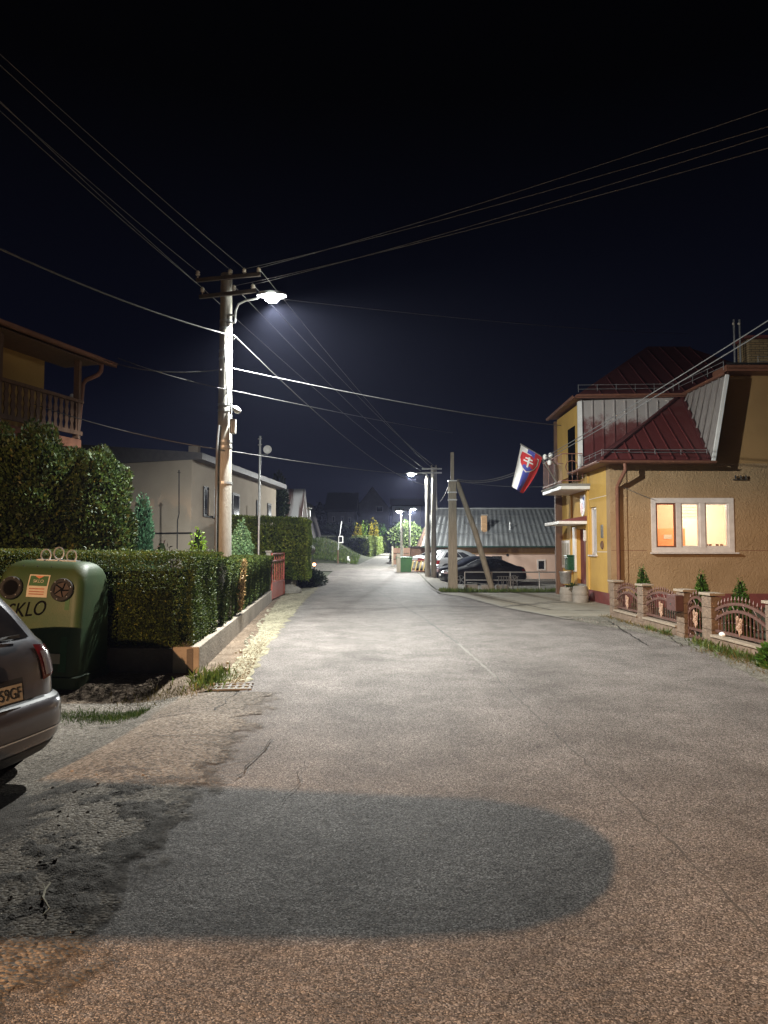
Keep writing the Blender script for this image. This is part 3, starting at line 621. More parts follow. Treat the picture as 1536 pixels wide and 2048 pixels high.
# cabinet and floodlight on the pole --------------------------------------
t = thing('junction_box', 'grey ribbed junction box strapped to the concrete pole below the floodlight', 'junction box', P(466, 866, 13.25))
mb = MB(); mb.b2(P(459, 866, 13.18), P(473, 840, 13.32)); mb.build('case', MT['pole'], t, bevel=.01)
mb = MB()
for px in (463.5, 468): mb.b2(P(px - .8, 864, 13.17), P(px + .8, 842, 13.18))
mb.build('rib', MT['steel'], t)
t = thing('floodlight', 'small white floodlight clamped to the concrete pole', 'floodlight', P(461, 822, 13.25))
MB().b2(P(459, 828, 13.20), P(464, 806, 13.30)).build('bracket', MT['steel'], t)
d = (P(482, 824, 13.10) - P(466, 812, 13.22))
MB().bar(P(464, 813, 13.25), P(470, 816, 13.20), .04, .04).build('arm', MT['steel'], t)
MB().lathe([(.03, -.085), (.055, -.07), (.065, 0), (.05, .06), (.03, .085)], P(474, 820, 13.18), 14, frame((0, 0, 0), d.cross(V(0, 0, 1)), d.cross(V(0, 0, 1)).cross(d)).to_3x3().normalized() if False else d.to_track_quat('Z', 'Y').to_matrix()).build('housing', MT['white'], t, smooth=True)
# ------------------------------------------------------------------ wires
def wire(label, pts, sag=.15, r=.008, mat='cable', group=None, name='overhead_wire', cat='wire', on=0.0):
    pts = [Vector(p) for p in pts]; path = []
    if on: pts.append(pts[-1] + (pts[-1] - pts[-2]) * on)      # the span runs on past the picture
    for a, b in zip(pts, pts[1:]):
        for i in range(14): k = i / 14; path.append(a.lerp(b, k) - V(0, 0, sag * 4 * k * (1 - k)))
    path.append(pts[-1])
    return tag(MB().tube(path, r, 5).build(name, MT[mat], smooth=True), label, cat, group)
gr = 'bare wires from the concrete pole to the upper right'
LABR = ['topmost of the four bare wires rising from the concrete pole over the road',
        'second bare wire from the top running over the road from the concrete pole',
        'third bare wire from the top running over the road from the concrete pole',
        'lowest of the four bare wires rising from the concrete pole over the road']
for k, (a, b, q) in enumerate([((540, 527), (1536, 216), 3), ((560, 549), (1536, 258), 2), ((556, 553), (1536, 272), 6), ((520, 566), (1536, 303), 5)]):
    A = INS[min(q, len(INS) - 1)]
    wire(LABR[k], [A, P(b[0] + 150, b[1] - 50, 7.0)], .08, .0055, 'cable', gr, on=1.6)
gl = 'bare wires from the concrete pole to the upper left'
LABL = ['highest bare wire leaving the concrete pole towards the top left corner', 'second bare wire leaving the concrete pole towards the top left', 'third bare wire of the bundle leaving the concrete pole to the left',
        'fourth bare wire of the bundle leaving the concrete pole to the left', 'lowest bare wire leaving the concrete pole towards the left edge']
for k, (a, q) in enumerate([((0, 92), 2), ((0, 112), 1), ((0, 178), 4), ((0, 192), 0), ((0, 205), 4)]):
    wire(LABL[k], [INS[q], P(a[0] - 160, a[1] - 130, 7.2)], .05, .005, 'cable', gl, on=1.6)
g2 = 'wires between the concrete pole and the far lamp pole'
P2 = 39.5
LABF = ['upper of the four wires running from the concrete pole down to the far pole', 'second of the four wires running from the concrete pole to the far pole', 'third of the four wires running from the concrete pole to the far pole', 'lowest of the four wires running from the concrete pole to the far pole']
for k, (q, b) in enumerate([(6, (872, 934)), (3, (862, 934)), (5, (850, 938)), (4, (842, 942))]):
    wire(LABF[k], [INS[q], P(*b, P2)], .25, .008, 'cable', g2)
wire('thick pale cable clamped to the concrete pole and running off at the left edge', [P(472, 672, 13.20), P(452, 668, 13.17), P(-60, 470, 8.6)], .10, .013, 'litecable', None, 'aerial_cable', 'cable')
wire('thin cable sagging from below the bright lamp to the far lamp pole', [P(472, 674, 13.20), P(852, 970, 39.3)], .55, .010, 'litecable', None, 'aerial_cable', 'cable')
wire('twisted pale cable from the concrete pole across the road to the balcony house', [P(465, 737, 13.20), P(1122, 851, 24)], .12, .013, 'litecable', None, 'aerial_cable', 'cable')
wire('short pale cable from the concrete pole to the brown eave', [P(442, 739, 13.25), P(205, 719, 15.9)], .15, .010, 'litecable', None, 'aerial_cable', 'cable')
wire('straight cable passing the concrete pole above the floodlight', [P(236, 716, 15.0), P(450, 778, 13.17), P(905, 866, 36)], .05, .009, 'litecable', None, 'aerial_cable', 'cable')
wire('low cable from the balcony past the pole to the far lamp pole', [P(62, 806, 15), P(445, 900, 13.17), P(855, 950, 39.3)], .10, .010, 'litecable', None, 'aerial_cable', 'cable')
wire('faint wire crossing the night sky from the lamp to the red roof', [P(552, 597, 13.30), P(1380, 668, 27)], .12, .006, 'cable', None, 'overhead_wire', 'wire')
# ------------------------------------------------------------------ green glass container
ct = thing('glass_container', 'large green bottle bank with two round openings by the hedge', 'recycling container', P(99, 1372, 9.22) * V(1, 1, 0) + V(0, 0, -.02), rz=-.03)
ct.rotation_euler = (0, rad(2.2), -.04)
MT['greenplastic'] = M('greenplastic', (.018, .048, .015), (.036, .056, .018), rough=.55, scale=2.2, bump=.15, bscale=60, detail=12, c3=(.085, .08, .04))
MT['mossy'] = M('mossy', (.10, .13, .055), (.16, .17, .09), rough=.8, scale=6, bump=.3)
def rrect(w, d, r, n=5):
    q = []
    for sx, sy, a0 in ((1, 1, 0), (-1, 1, 90), (-1, -1, 180), (1, -1, 270)):
        for i in range(n + 1):
            a = rad(a0 + 90 * i / n); q.append((sx * (w / 2 - r) + r * math.cos(a), sy * (d / 2 - r) + r * math.sin(a)))
    return q
def loft(mb, secs):
    n = len(secs[0]); b = len(mb.v)
    for s in secs: mb.v += [tuple(p) for p in s]
    for i in range(len(secs) - 1):
        for k in range(n): k2 = (k + 1) % n; mb.f.append((b + i * n + k, b + i * n + k2, b + (i + 1) * n + k2, b + (i + 1) * n + k))
    mb.f.append(tuple(b + k for k in reversed(range(n)))); mb.f.append(tuple(b + (len(secs) - 1) * n + k for k in range(n)))
    return mb
CW, CD, CH = 1.12, .98, 1.60; ZS = .965
secs = []
for z, w, d, r in ((0, CW + .06, CD + .06, .10), (.14, CW + .06, CD + .06, .10), (.15, CW, CD, .10), (.9, CW - .02, CD - .06, .11), (1.25, CW - .03, CD - .14, .12), (1.40, CW - .045, CD - .24, .13), (1.49, CW - .09, CD - .36, .14), (1.55, CW - .18, CD - .48, .15), (1.585, CW - .34, CD - .62, .13)):
    secs.append([V(x, y, z * ZS) for x, y in rrect(w, d, min(r, w / 2.2, d / 2.2))])
body = loft(MB(), secs).build('body', MT['greenplastic'], ct, world=False, smooth=True)
# recessed flute at the front right corner
MB().slab([V(CW / 2 - .22, -CD / 2 - .006, .2), V(CW / 2 - .12, -CD / 2 - .006, .2), V(CW / 2 - .15, -CD / 2 + .05, 1.12), V(CW / 2 - .20, -CD / 2 + .05, 1.12)], (0, .02, 0)).build('corner_rib', MT['green'], ct, world=False)
FS = [(0, CD + .06), (.14, CD + .06), (.15, CD), (.9, CD - .06), (1.25, CD - .14), (1.40, CD - .24), (1.49, CD - .36), (1.55, CD - .48)]
def front(x, z):   # point on the sloping front
    d = FS[-1][1]
    for (za, da), (zb_, db) in zip(FS, FS[1:]):
        if za <= z / ZS <= zb_: z_ = z / ZS; d = da + (db - da) * (z_ - za) / (zb_ - za); break
    return V(x, -d / 2, z)
FX = V(1, 0, 0); FY = (front(0, 1.35) - front(0, 1.05)).normalized(); FZ = FX.cross(FY)
def fnorm(z): return FX.cross((front(0, z + .02) - front(0, z - .02)).normalized())
def fpt(x, z, o=.012): return front(x, z) + fnorm(z) * (o + .004)
MFr = lambda x, z, o: frame(fpt(x, z, o), FX, front(0, z + .07) - front(0, z - .07))
for x in (-.33, .31):
    m3 = MFr(x, 1.19, .012); R3 = m3.to_3x3()
    mb = MB(); mb.tube([m3 @ V(.118 * math.cos(rad(a)), .118 * math.sin(rad(a)), .012) for a in range(0, 361, 15)], .026, 8, False); mb.build('opening_ring', MT['rubber'], ct, world=False, smooth=True)
    mb = MB(); mb.lathe([(.112, .004), (.112, .008)], m3.translation, 24, R3); mb.build('opening', MT['void'], ct, world=False)
    for k in range(6):
        a = rad(60 * k + 15); MB().ball(m3 @ V(.122 * math.cos(a), .122 * math.sin(a), .038), .008, 6, 4).build('rivet', MT['steel'], ct, world=False)
m3 = MFr(.31, 1.19, .012); mb = MB()
for k in range(5):
    a0, a1 = rad(72 * k + 4), rad(72 * k + 66); mb.face([m3 @ V(.02 * math.cos(a0), .02 * math.sin(a0), .014), m3 @ V(.10 * math.cos(a0), .10 * math.sin(a0), .010 + .002 * k), m3 @ V(.10 * math.cos(a1), .10 * math.sin(a1), .010 + .002 * k)])
mb.build('rubber_flap', M('flap', (.018, .013, .011), (.035, .024, .02), rough=.7), ct, world=False)
mb = MB()
MT['paper'] = M('paper', (.40, .36, .28), (.32, .28, .21), rough=.7)
def fquad(x0, x1, z0, z1, o): return [fpt(x0, z0, o), fpt(x1, z0, o), fpt(x1, z1, o), fpt(x0, z1, o)]
def strip(x0, x1, z0, z1, o, nm, m):
    g = MB(); zs = lin(z0, z1, .03); g.v = [tuple(fpt(x, z, o)) for z in zs for x in (x0, x1)]; g.f = [(2 * i, 2 * i + 1, 2 * i + 3, 2 * i + 2) for i in range(len(zs) - 1)]
    return g.build(nm, m, ct, world=False)
strip(-.14, .12, 1.09, 1.36, .004, 'sticker', MT['paper']); strip(-.125, .105, 1.225, 1.345, .007, 'green_field', MT['green'])
MB().face([fpt(-.07, 1.345, .010), fpt(.05, 1.345, .010), fpt(-.01, 1.312, .010)]).build('red_mark', M('redmark', (.45, .16, .08)), ct, world=False)
text('sticker_text', 'SKLO', .055, MT['paper'], ct, MFr(-.01, 1.280, .010), world=False)
for z in (1.185, 1.15, 1.12): strip(-.11, .08, z, z + .014, .008, 'text_line', MT['rust'])
mS = MFr(-.105, .93, .006) @ Matrix.Rotation(rad(8), 4, 'Z'); mS[0][1] += 0
shear = Matrix(((1, .28, 0, 0), (0, 1, 0, 0), (0, 0, 1, 0), (0, 0, 0, 1)))
text('painted_letters', 'SKLO', .25, MT['void'], ct, mS @ shear, world=False, sx=.8)
sideM = frame(V(CW / 2 - .018, -.02, 1.19), V(0, 1, 0), V(-.06, 0, 1))
text('number_plate', '20227', .13, M('palegreen', (.25, .32, .22), rough=.7), ct, sideM, world=False, sx=.9)
MB().slab([V(.22, -CD / 2 - .012, .30), V(.36, -CD / 2 - .012, .30), V(.36, -CD / 2 - .012, .42), V(.22, -CD / 2 - .012, .42)], (0, .01, 0)).build('label_plate', MT['paper'], ct, world=False)
for x in (-.17, 0, .17):
    mb = MB(); cx = V(x + .02, 0, 1.60 + (.03 if x == 0 else 0)); mb.tube([cx + V(.055 * math.cos(rad(a)), .02 * math.cos(rad(a)), .075 * math.sin(rad(a))) for a in range(0, 361, 24)], .010, 6); mb.build('lifting_ring', MT['steel'], ct, world=False, smooth=True)
MB().b2((-.24, -.06, 1.520), (.28, .06, 1.545)).build('lifting_plate', MT['steel'], ct, world=False)
for x in (-.28, -.10, .08): MB().box((x, -.20, 1.500), (.012, .20, .012), Matrix.Rotation(.42, 3, 'X')).build('top_groove', MT['black'], ct, world=False)

tw_ = MB(); a_ = [G(118, 1762), G(108, 1775), G(104, 1790), G(112, 1803), G(118, 1812), G(104, 1824)]
tw_.tube([V(x, y, h(x, y) + .035) for x, y in a_], [.004, .006, .006, .005, .005, .003], 6); tw_.tube([V(*a_[1], h(*a_[1]) + .035), V(a_[1][0] - .04, a_[1][1] + .06, h(*a_[1]) + .04)], [.004, .002], 5)
tag(tw_.build('dry_twig', M('twig', (.42, .38, .28), (.34, .30, .22), rough=.8), smooth=True), 'pale bent dry twig lying on the broken road edge', 'twig')
# ------------------------------------------------------------------ cars
class Car:
    def __init__(s, prof, cr=.30, cf=.42): s.prof = prof; s.cr = cr; s.cf = cf
    def at(s, z):
        p = s.prof
        if z <= p[0][0]: return p[0][1:]
        for a, b in zip(p, p[1:]):
            if z <= b[0]:
                k = (z - a[0]) / (b[0] - a[0]); return tuple(a[i] + (b[i] - a[i]) * k for i in (1, 2, 3))
        return p[-1][1:]
    def pt(s, z, q, off=0.0, mir=1):
        w, r, f = s.at(z); cr = min(s.cr, w * .8); cf = min(s.cf, w * .8, max(.05, (f - r) * .4)); bow = .05
        if q <= 1: x, y, n = q * (w - cr), r - bow * (1 - q * q) * .6, V(0, -1)
        elif q <= 2: a = (q - 1) * math.pi / 2; n = V(math.sin(a), -math.cos(a)); x, y = w - cr + cr * n.x, r + cr + cr * n.y
        elif q <= 3: x, y, n = w + .012 * math.sin((q - 2) * math.pi), r + cr + (f - cf - r - cr) * (q - 2), V(1, 0)
        elif q <= 4: a = (q - 3) * math.pi / 2; n = V(math.cos(a), math.sin(a)); x, y = w - cf + cf * n.x, f - cf + cf * n.y
        else: x, y, n = (5 - q) * (w - cf), f + bow * (1 - (5 - q) ** 2), V(0, 1)
        return V((x + n.x * off) * mir, y + n.y * off, z)
    QS = [0, .5, 1] + [1 + k / 6 for k in range(1, 6)] + [2 + k / 10 for k in range(0, 11)] + [3 + k / 6 for k in range(1, 6)] + [4, 4.5, 5]
    def body(s):
        mb = MB(); zs = []
        for a, b in zip(s.prof, s.prof[1:]): zs += lin(a[0], b[0], .06)[:-1]
        zs.append(s.prof[-1][0]); secs = []
        for z in zs: secs.append([s.pt(z, q) for q in s.QS] + [s.pt(z, q, 0, -1) for q in reversed(s.QS[1:-1])])
        loft(mb, secs); return mb
    def patch(s, q0, q1, z0, z1, off=.006, mir=1, nq=6, nz=5, mb=None, z0b=None, z1b=None, th=None):
        mb = mb or MB(); v = []
        for j in range(nz + 1):
            for i in range(nq + 1):
                k = i / nq; a = z0 + ((z0b if z0b is not None else z0) - z0) * k; b = z1 + ((z1b if z1b is not None else z1) - z1) * k
                q = q0 + (q1 - q0) * k; z = a + (b - a) * j / nz
                if q < 0: v.append(s.pt(z, -q, off, -mir))
                else: v.append(s.pt(z, q, off, mir))
        m = nq + 1
        return mb.add(v, [(j * m + i, j * m + i + 1, (j + 1) * m + i + 1, (j + 1) * m + i) for j in range(nz) for i in range(nq)])
HATCH = [(.20, .78, .16, 4.10), (.24, .82, .09, 4.16), (.34, .865, .025, 4.22), (.46, .88, .0, 4.25), (.56, .885, .01, 4.24), (.60, .880, .035, 4.22), (.625, .872, .085, 4.19), (.76, .882, .105, 4.10), (.84, .880, .125, 3.80), (.92, .872, .15, 3.30), (.985, .855, .185, 3.0),
         (1.02, .83, .22, 2.93), (1.2, .765, .36, 2.62), (1.36, .69, .50, 2.28), (1.44, .63, .56, 2.05), (1.485, .54, .66, 1.85), (1.505, .36, .95, 1.6)]
SEDAN = [(.20, .78, .14, 4.36), (.26, .84, .06, 4.44), (.42, .88, .0, 4.5), (.6, .885, .02, 4.48), (.74, .88, .06, 4.36), (.84, .87, .09, 3.9), (.92, .86, .13, 3.45), (.99, .85, .30, 3.15),
         (1.02, .83, .52, 3.08), (1.2, .76, .95, 2.75), (1.34, .68, 1.28, 2.42), (1.40, .60, 1.5, 2.2), (1.43, .42, 1.75, 2.0)]
def wheels(car, t, yr, yf, R=.31, w=.2, hub=5):
    for y in (yr, yf):
        for m in (1, -1):
            x = m * (.885 - w / 2 + .012)
            g = MB(); g.lathe([(R - .10, -w / 2), (R - .02, -w / 2), (R, -w / 2 + .03), (R, w / 2 - .03), (R - .02, w / 2), (R - .10, w / 2)], (x, y, R), 26, Matrix.Rotation(rad(90), 3, 'Y'))
            ty = g.build('wheel', MT['rubber'], t, world=False, smooth=True)
            g = MB(); ox = x + m * (w / 2 - .004)
            for k in range(hub):
                a = 2 * math.pi * k / hub; c, s = math.cos(a), math.sin(a); pa = a + math.pi / 2
                g.bar(V(ox, y + c * .03, R + s * .03), V(ox, y + c * (R - .10), R + s * (R - .10)), .055, .014, up=(1, 0, 0))
            g.tube([V(ox, y + (R - .09) * math.cos(a * .2618), R + (R - .09) * math.sin(a * .2618)) for a in range(25)], .012, 6, False)
            g.lathe([(.05, -.008), (.045, .012)], (ox, y, R), 12, Matrix.Rotation(rad(90), 3, 'Y'))
            o = g.build('rim', MT['rim'], None, smooth=False); o.parent = ty
            g = MB(); g.lathe([(R + .055, -.002), (R + .055, .003)], (m * .8865, y, R + .01), 26, Matrix.Rotation(rad(90), 3, 'Y')); g.build('wheel_arch', MT['black'], t, world=False)
MT['rim'] = M('rim', (.42, .42, .43), (.34, .34, .35), rough=.35, metal=.8)
MT['redlens'] = M('redlens', (.15, .012, .014), (.10, .01, .01), rough=.12)
MT['clearlens'] = M('clearlens', (.22, .16, .155), (.15, .11, .11), rough=.12)
MT['chrome'] = M('chrome', (.72, .72, .72), (.66, .66, .66), rough=.18, metal=1.0)
MT['plastic'] = M('plastic', (.022, .022, .023), (.03, .03, .03), rough=.55)
def windows(car, t, wz0, wz1, doors, rearq=.86, frontq=4.12):
    car.patch(-rearq, rearq, wz0, wz1, .006, 1, 10, 6).build('rear_window', MT['glassdark'], t, world=False, smooth=True)
    g = MB(); car.patch(frontq - .0, 5, wz0, wz1, .006, 1, 6, 6, g); car.patch(frontq, 5, wz0, wz1, .006, -1, 6, 6, g); g.build('windscreen', MT['glassdark'], t, world=False, smooth=True)
    for a, b in doors:
        for m in (1, -1): car.patch(a, b, wz0, wz1, .006, m, 8, 4).build('side_window', MT['glassdark'], t, world=False, smooth=True)
def common(car, t, hl=True, tail=(.58, .84), seams=(2.32, 2.62)):
    for m in (1, -1):
        car.patch(3.25, 4.15, .62, .76, .008, m, 8, 3).build('headlight', MT['clearlens'], t, world=False, smooth=True)
        for q in seams: car.patch(q, q + .004, .36, .97, .003, m, 1, 8).build('door_gap', MT['black'], t, world=False)
        for q in (2.36, 2.66):
            a = car.pt(.86, q, .012, m); b = car.pt(.86, q + .07, .012, m); MB().bar(a, b, .02, .03).build('door_handle', MT['plastic'], t, world=False)
        p = car.pt(1.0, 2.86, .0, m); MB().ball(p + V(m * .10, .02, .0), .085, 10, 8, (1.0, .6, .75)).build('wing_mirror', car.paint, t, world=False, smooth=True)
    g = MB(); car.patch(4.2, 5, .36, .50, .006, 1, 4, 2, g); car.patch(4.2, 5, .36, .50, .006, -1, 4, 2, g); g.build('grille', MT['black'], t, world=False)
    g = MB(); car.patch(4.62, 5, .50, .60, .010, 1, 3, 1, g); car.patch(4.62, 5, .50, .60, .010, -1, 3, 1, g); g.build('front_plate', MT['white'], t, world=False)
def far_car(label, prof, col, loc, rz, sedan=False, group='cars parked in front of the pale pink house', tail=True):
    car = Car(prof); car.paint = paint('car_paint', col, .3, .5)
    t = thing('parked_car', label, 'car', loc, rz, group)
    car.body().build('body', car.paint, t, world=False, smooth=True)
    windows(car, t, 1.03, 1.34, ((2.05, 2.30), (2.33, 2.60), (2.63, 2.92)) if not sedan else ((2.12, 2.42), (2.46, 2.86)), rearq=.9)
    common(car, t)
    for m in (1, -1): car.patch(.80, 1.9, .64, .86, .008, m, 6, 3).build('tail_light', MT['redlens'], t, world=False, smooth=True)
    car.patch(-.35, .35, .62, .74, .008, 1, 4, 2).build('rear_plate', MT['white'], t, world=False)
    L = prof[3][3]; wheels(car, t, .80, L - .82)
    return t
# near car: rear to the road --------------------------------------------------------
car = Car(HATCH, cr=.34); car.paint = paint('grey_violet_paint', (.090, .088, .102), .28, .55, .8)
CL = V(-2.66, 4.97, 0); CL.z = -.14
vw = thing('parked_car', 'grey hatchback parked nose away from the road beside the green glass container', 'car', CL, rad(77)); vw.scale = (1, 1, 1.08)
car.body().build('body', car.paint, vw, world=False, smooth=True)
windows(car, vw, 1.035, 1.35, ((2.05, 2.30), (2.33, 2.60), (2.63, 2.92)), rearq=1.12)
common(car, vw, seams=(2.32, 2.62))
for m in (1, -1):
    tl = car.patch(1.02, 1.68, .735, .985, .010, m, 10, 6, z0b=.78, z1b=.95).build('tail_light', MT['redlens'], vw, world=False, smooth=True)
    o = car.patch(1.08, 1.42, .765, .935, .016, m, 6, 4, z0b=.775, z1b=.925).build('clear_lens', MT['clearlens'], None, smooth=True); o.parent = tl
    car.patch(1.40, 1.66, .615, .975, .004, m, 2, 8, z0b=.615).build('body_gap', MT['black'], vw, world=False) if False else None
car.patch(-1.02, 1.02, .606, .632, .005, 1, 16, 2).build('tailgate_gap', MT['black'], vw, world=False)
g = MB(); car.patch(1.02, 1.72, .606, .626, .005, 1, 8, 1, g); g.build('bumper_gap', MT['black'], vw, world=False)
car.patch(-1.6, 1.6, .205, .30, .005, 1, 24, 3).build('lower_bumper', MT['plastic'], vw, world=False, smooth=True)
car.patch(-1.9, 1.9, .395, .405, .006, 1, 24, 1).build('bumper_crease', MT['chrome'], vw, world=False)
car.patch(-.60, .60, .635, .79, .003, 1, 10, 3).build('plate_recess', MT['plastic'], vw, world=False)
car.patch(-.93, .93, 1.355, 1.40, .05, 1, 14, 3).build('spoiler', car.paint, vw, world=False, smooth=True)
# number plate, with its characters
zc = .705; a = car.pt(.65, 0, .02); b = car.pt(.76, 0, .02); up = (b - a).normalized()
pc = car.pt(zc, 0, .018) + V(0, -.012, 0); PM = frame(pc, V(1, 0, 0), up)
pl = MB().slab([PM @ V(x, y, 0) for x, y in ((-.26, -.055), (.26, -.055), (.26, .055), (-.26, .055))], PM.to_3x3() @ V(0, 0, .004)).build('number_plate', MT['paper'], vw, world=False)
MB().slab([PM @ V(x, y, -.003) for x, y in ((-.275, -.068), (.275, -.068), (.275, .068), (-.275, .068))], PM.to_3x3() @ V(0, 0, .004)).build('plate_frame', MT['black'], vw, world=False)
o = text('plate_text', '59GF', .105, MT['dark'], None, PM @ Matrix.Translation((.245, -.002, .005)), align='RIGHT', sx=.92); o.parent = pl
# round emblem: a ring with the strokes inside
ec = car.pt(.865, 0, .016); ea = car.pt(.92, 0, .0); eb = car.pt(.82, 0, .0); EM = frame(ec, V(1, 0, 0), (ea - eb))
g = MB(); g.tube([EM @ V(.055 * math.cos(rad(a)), .055 * math.sin(rad(a)), 0) for a in range(0, 361, 15)], .0055, 6)
for (x0, y0, x1, y1) in ((-.018, .050, 0, .006), (.018, .050, 0, .006), (-.047, .026, -.022, -.046), (-.022, -.046, 0, -.004), (0, -.004, .022, -.046), (.022, -.046, .047, .026)):
    g.bar(EM @ V(x0, y0, 0), EM @ V(x1, y1, 0), .011, .006, up=EM.to_3x3() @ V(0, 0, 1))
g.build('emblem', MT['chrome'], vw, world=False, smooth=True)
g = MB(); g.lathe([(.05, -.004), (.05, -.001)], ec, 20, EM.to_3x3()); g.build('emblem_base', MT['black'], vw, world=False)
# rear wiper
a = car.pt(1.02, 0, .05); b = car.pt(1.06, .55, .045); c2 = car.pt(1.055, .85, .04)
g = MB(); g.tube([a, a + V(.02, -.01, .02), b], [.018, .016, .008], 8); g.ball(a, .028, 8, 6); g.build('wiper_arm', MT['plastic'], vw, world=False, smooth=True)
MB().bar(car.pt(1.05, .12, .02), c2, .012, .02).build('wiper_blade', MT['plastic'], vw, world=False)
wheels(car, vw, .78, 3.38)
MB().tube([V(-.4, .35, .24), V(-.4, .02, .24)], .03, 10).build('exhaust', MT['steel'], vw, world=False)
# cars in the parking lot
def at(px, Y): x = (px - 768) / F * Y; return V(x, Y, h(x, Y))
far_car('black saloon with silver wheels parked side-on behind the metal railing', SEDAN, (.012, .012, .014), at(1044, 38.2), rad(99), True)
far_car('dark blue car nosing out behind the black saloon beside the timber pole', HATCH, (.03, .034, .05), at(1000, 41.5), rad(101))
far_car('silver hatchback with a red tail light parked behind the lamp pole', HATCH, (.33, .34, .35), at(860, 42.5), rad(-80))
far_car('white car parked far back beside the lamp pole', SEDAN, (.62, .62, .60), at(828, 45.0), rad(-70), True)
# ------------------------------------------------------------------ balcony house on the left edge
MT['ochrewall'] = stucco('ochrewall', (.42, .26, .08), (.33, .20, .07), 20, .3)
MT['brown'] = M('brown', (.20, .085, .05), (.15, .065, .04), rough=.55, scale=4)
E1 = P(205, 722, 16.0); E0 = P(0, 645, 13.25); ed = (E0 - E1).normalized(); EN = E1 + ed * 7.5       # eave edge, towards and beyond the camera's left
EN.z = E1.z; inn = V(-1, .0, 0); inn = V(ed.y, -ed.x, 0); inn = inn if inn.x < 0 else -inn
bh = thing('balcony_house', 'ochre house with a carved wooden balcony under a wide brown eave', 'house', (E1 + inn * 3) * V(1, 1, 0))
wl = lambda p, k: p + inn * k
z1 = E1.z - .06
mb = MB(); A, B = E1 + inn * 1.05 + ed * .62, EN + inn * 1.05
mb.hexa([V(q.x, q.y, -.2) for q in (A, B, B + inn * 6, A + inn * 6)] + [V(q.x, q.y, z1 + .45) for q in (A, B, B + inn * 6, A + inn * 6)]); mb.build('wall', MT['ochrewall'], bh)
mb = MB(); Bk = E1 - ed * .25
A, B = E1 - ed * .5, EN
mb.hexa([V(q.x, q.y, z) for q, z in ((A, z1 + .02), (B, z1 + .02), (B + inn * 5, z1 + 1.55), (A + inn * 5, z1 + 1.55))] + [V(q.x, q.y, z) for q, z in ((A, z1 + .14), (B, z1 + .14), (B + inn * 5, z1 + 1.67), (A + inn * 5, z1 + 1.67))]); mb.build('roof', MT['brown'], bh)
# soffit boards under the eave
MB().slab([V(q.x, q.y, z1 - .02) for q in (E1 + inn * .05, EN + inn * .05, EN + inn * 1.04, E1 + inn * 1.04)], (0, 0, .02)).build('soffit', MT['dkwood'], bh)
g = MB(); n_ = 10
prof = [(.075 * math.cos(rad(180 + 18 * k)), .075 * math.sin(rad(180 + 18 * k))) for k in range(11)]
o_ = [V(0, 0, 0)]
a, b = E1 - ed * .35 - inn * .07, EN - inn * .07
pts = [a + inn * x + V(0, 0, z + .02) for x, z in prof] ; pts2 = [b + inn * x + V(0, 0, z + .02) for x, z in prof]
g.add(pts + pts2, [(i, i + 1, 11 + i + 1, 11 + i) for i in range(10)]); g.build('gutter', MT['brown'], bh, smooth=True)
g = MB(); g.tube([P(203, 728, 16.1), P(202, 742, 16.1), P(196, 750, 16.0), P(172, 760, 15.9), P(166, 768, 15.9), P(155, 870, 15.9), P(153, 960, 15.9)], .05, 10); g.build('downpipe', MT['brown'], bh, smooth=True)
# balcony: floor, rail, boards with cut-out edges
R1 = P(158, 803, 15.7); R0 = P(0, 762, 13.6); rd = (R0 - R1); rd.z = 0; rl = rd.length; rd.normalize(); rtop = R1.z; rbot = P(158, 868, 15.7).z
R1 = V(R1.x, R1.y, 0)
rp = lambda k, z, o=0: R1 + rd * k + inn * o + V(0, 0, z)
MB().hexa([rp(-.1, rbot - .32), rp(6, rbot - .32), rp(6, rbot - .32, 1.9), rp(-.1, rbot - .32, 1.9), rp(-.1, rbot - .12), rp(6, rbot - .12), rp(6, rbot - .12, 1.9), rp(-.1, rbot - .12, 1.9)]).build('balcony_floor', MT['brown'], bh)
bal = MB(); bal.bar(rp(-.1, rtop), rp(6, rtop), .10, .07); bal.bar(rp(-.1, rbot + .02), rp(6, rbot + .02), .06, .09)
rail = bal.build('balcony_rail', MT['dkwood'], bh)
g = MB()
for k in range(26):
    s = .04 + k * .165; w = .062; zz = [0, .2, .35, .5, .65, .8, 1.0]; ww = [1, .55, 1, .6, 1, .55, 1]
    g.slab([rp(s - w * a, rbot + .06 + (rtop - rbot - .1) * z) for z, a in zip(zz, ww)] + [rp(s + w * a, rbot + .06 + (rtop - rbot - .1) * z) for z, a in reversed(list(zip(zz, ww)))], inn * .022)
o = g.build('balcony_board', MT['dkwood'], rail); o['kind'] = 'stuff'
for k in (0, 2.2, 4.4): MB().bar(rp(k, rbot - .1, .05), rp(k, z1, .05), .12, .12).build('balcony_post', MT['dkwood'], bh)
# dark doorway panel at the balcony end, a white lamp
q = lambda k, z: E1 + ed * k + inn * 1.03 + V(0, 0, z - E1.z)
MB().slab([q(4.2, rbot + .8), q(4.9, rbot + .8), q(4.9, z1 - .15), q(4.2, z1 - .15)], inn * -.05).build('window', MT['glassdark'], bh)
lp = MB(); c = P(144, 792, 15.7); lp.ball(c, .05, 10, 8); lp.tube([c, c - V(.06, 0, .06)], .015, 6); lp.build('balcony_lamp', MT['white'], bh)
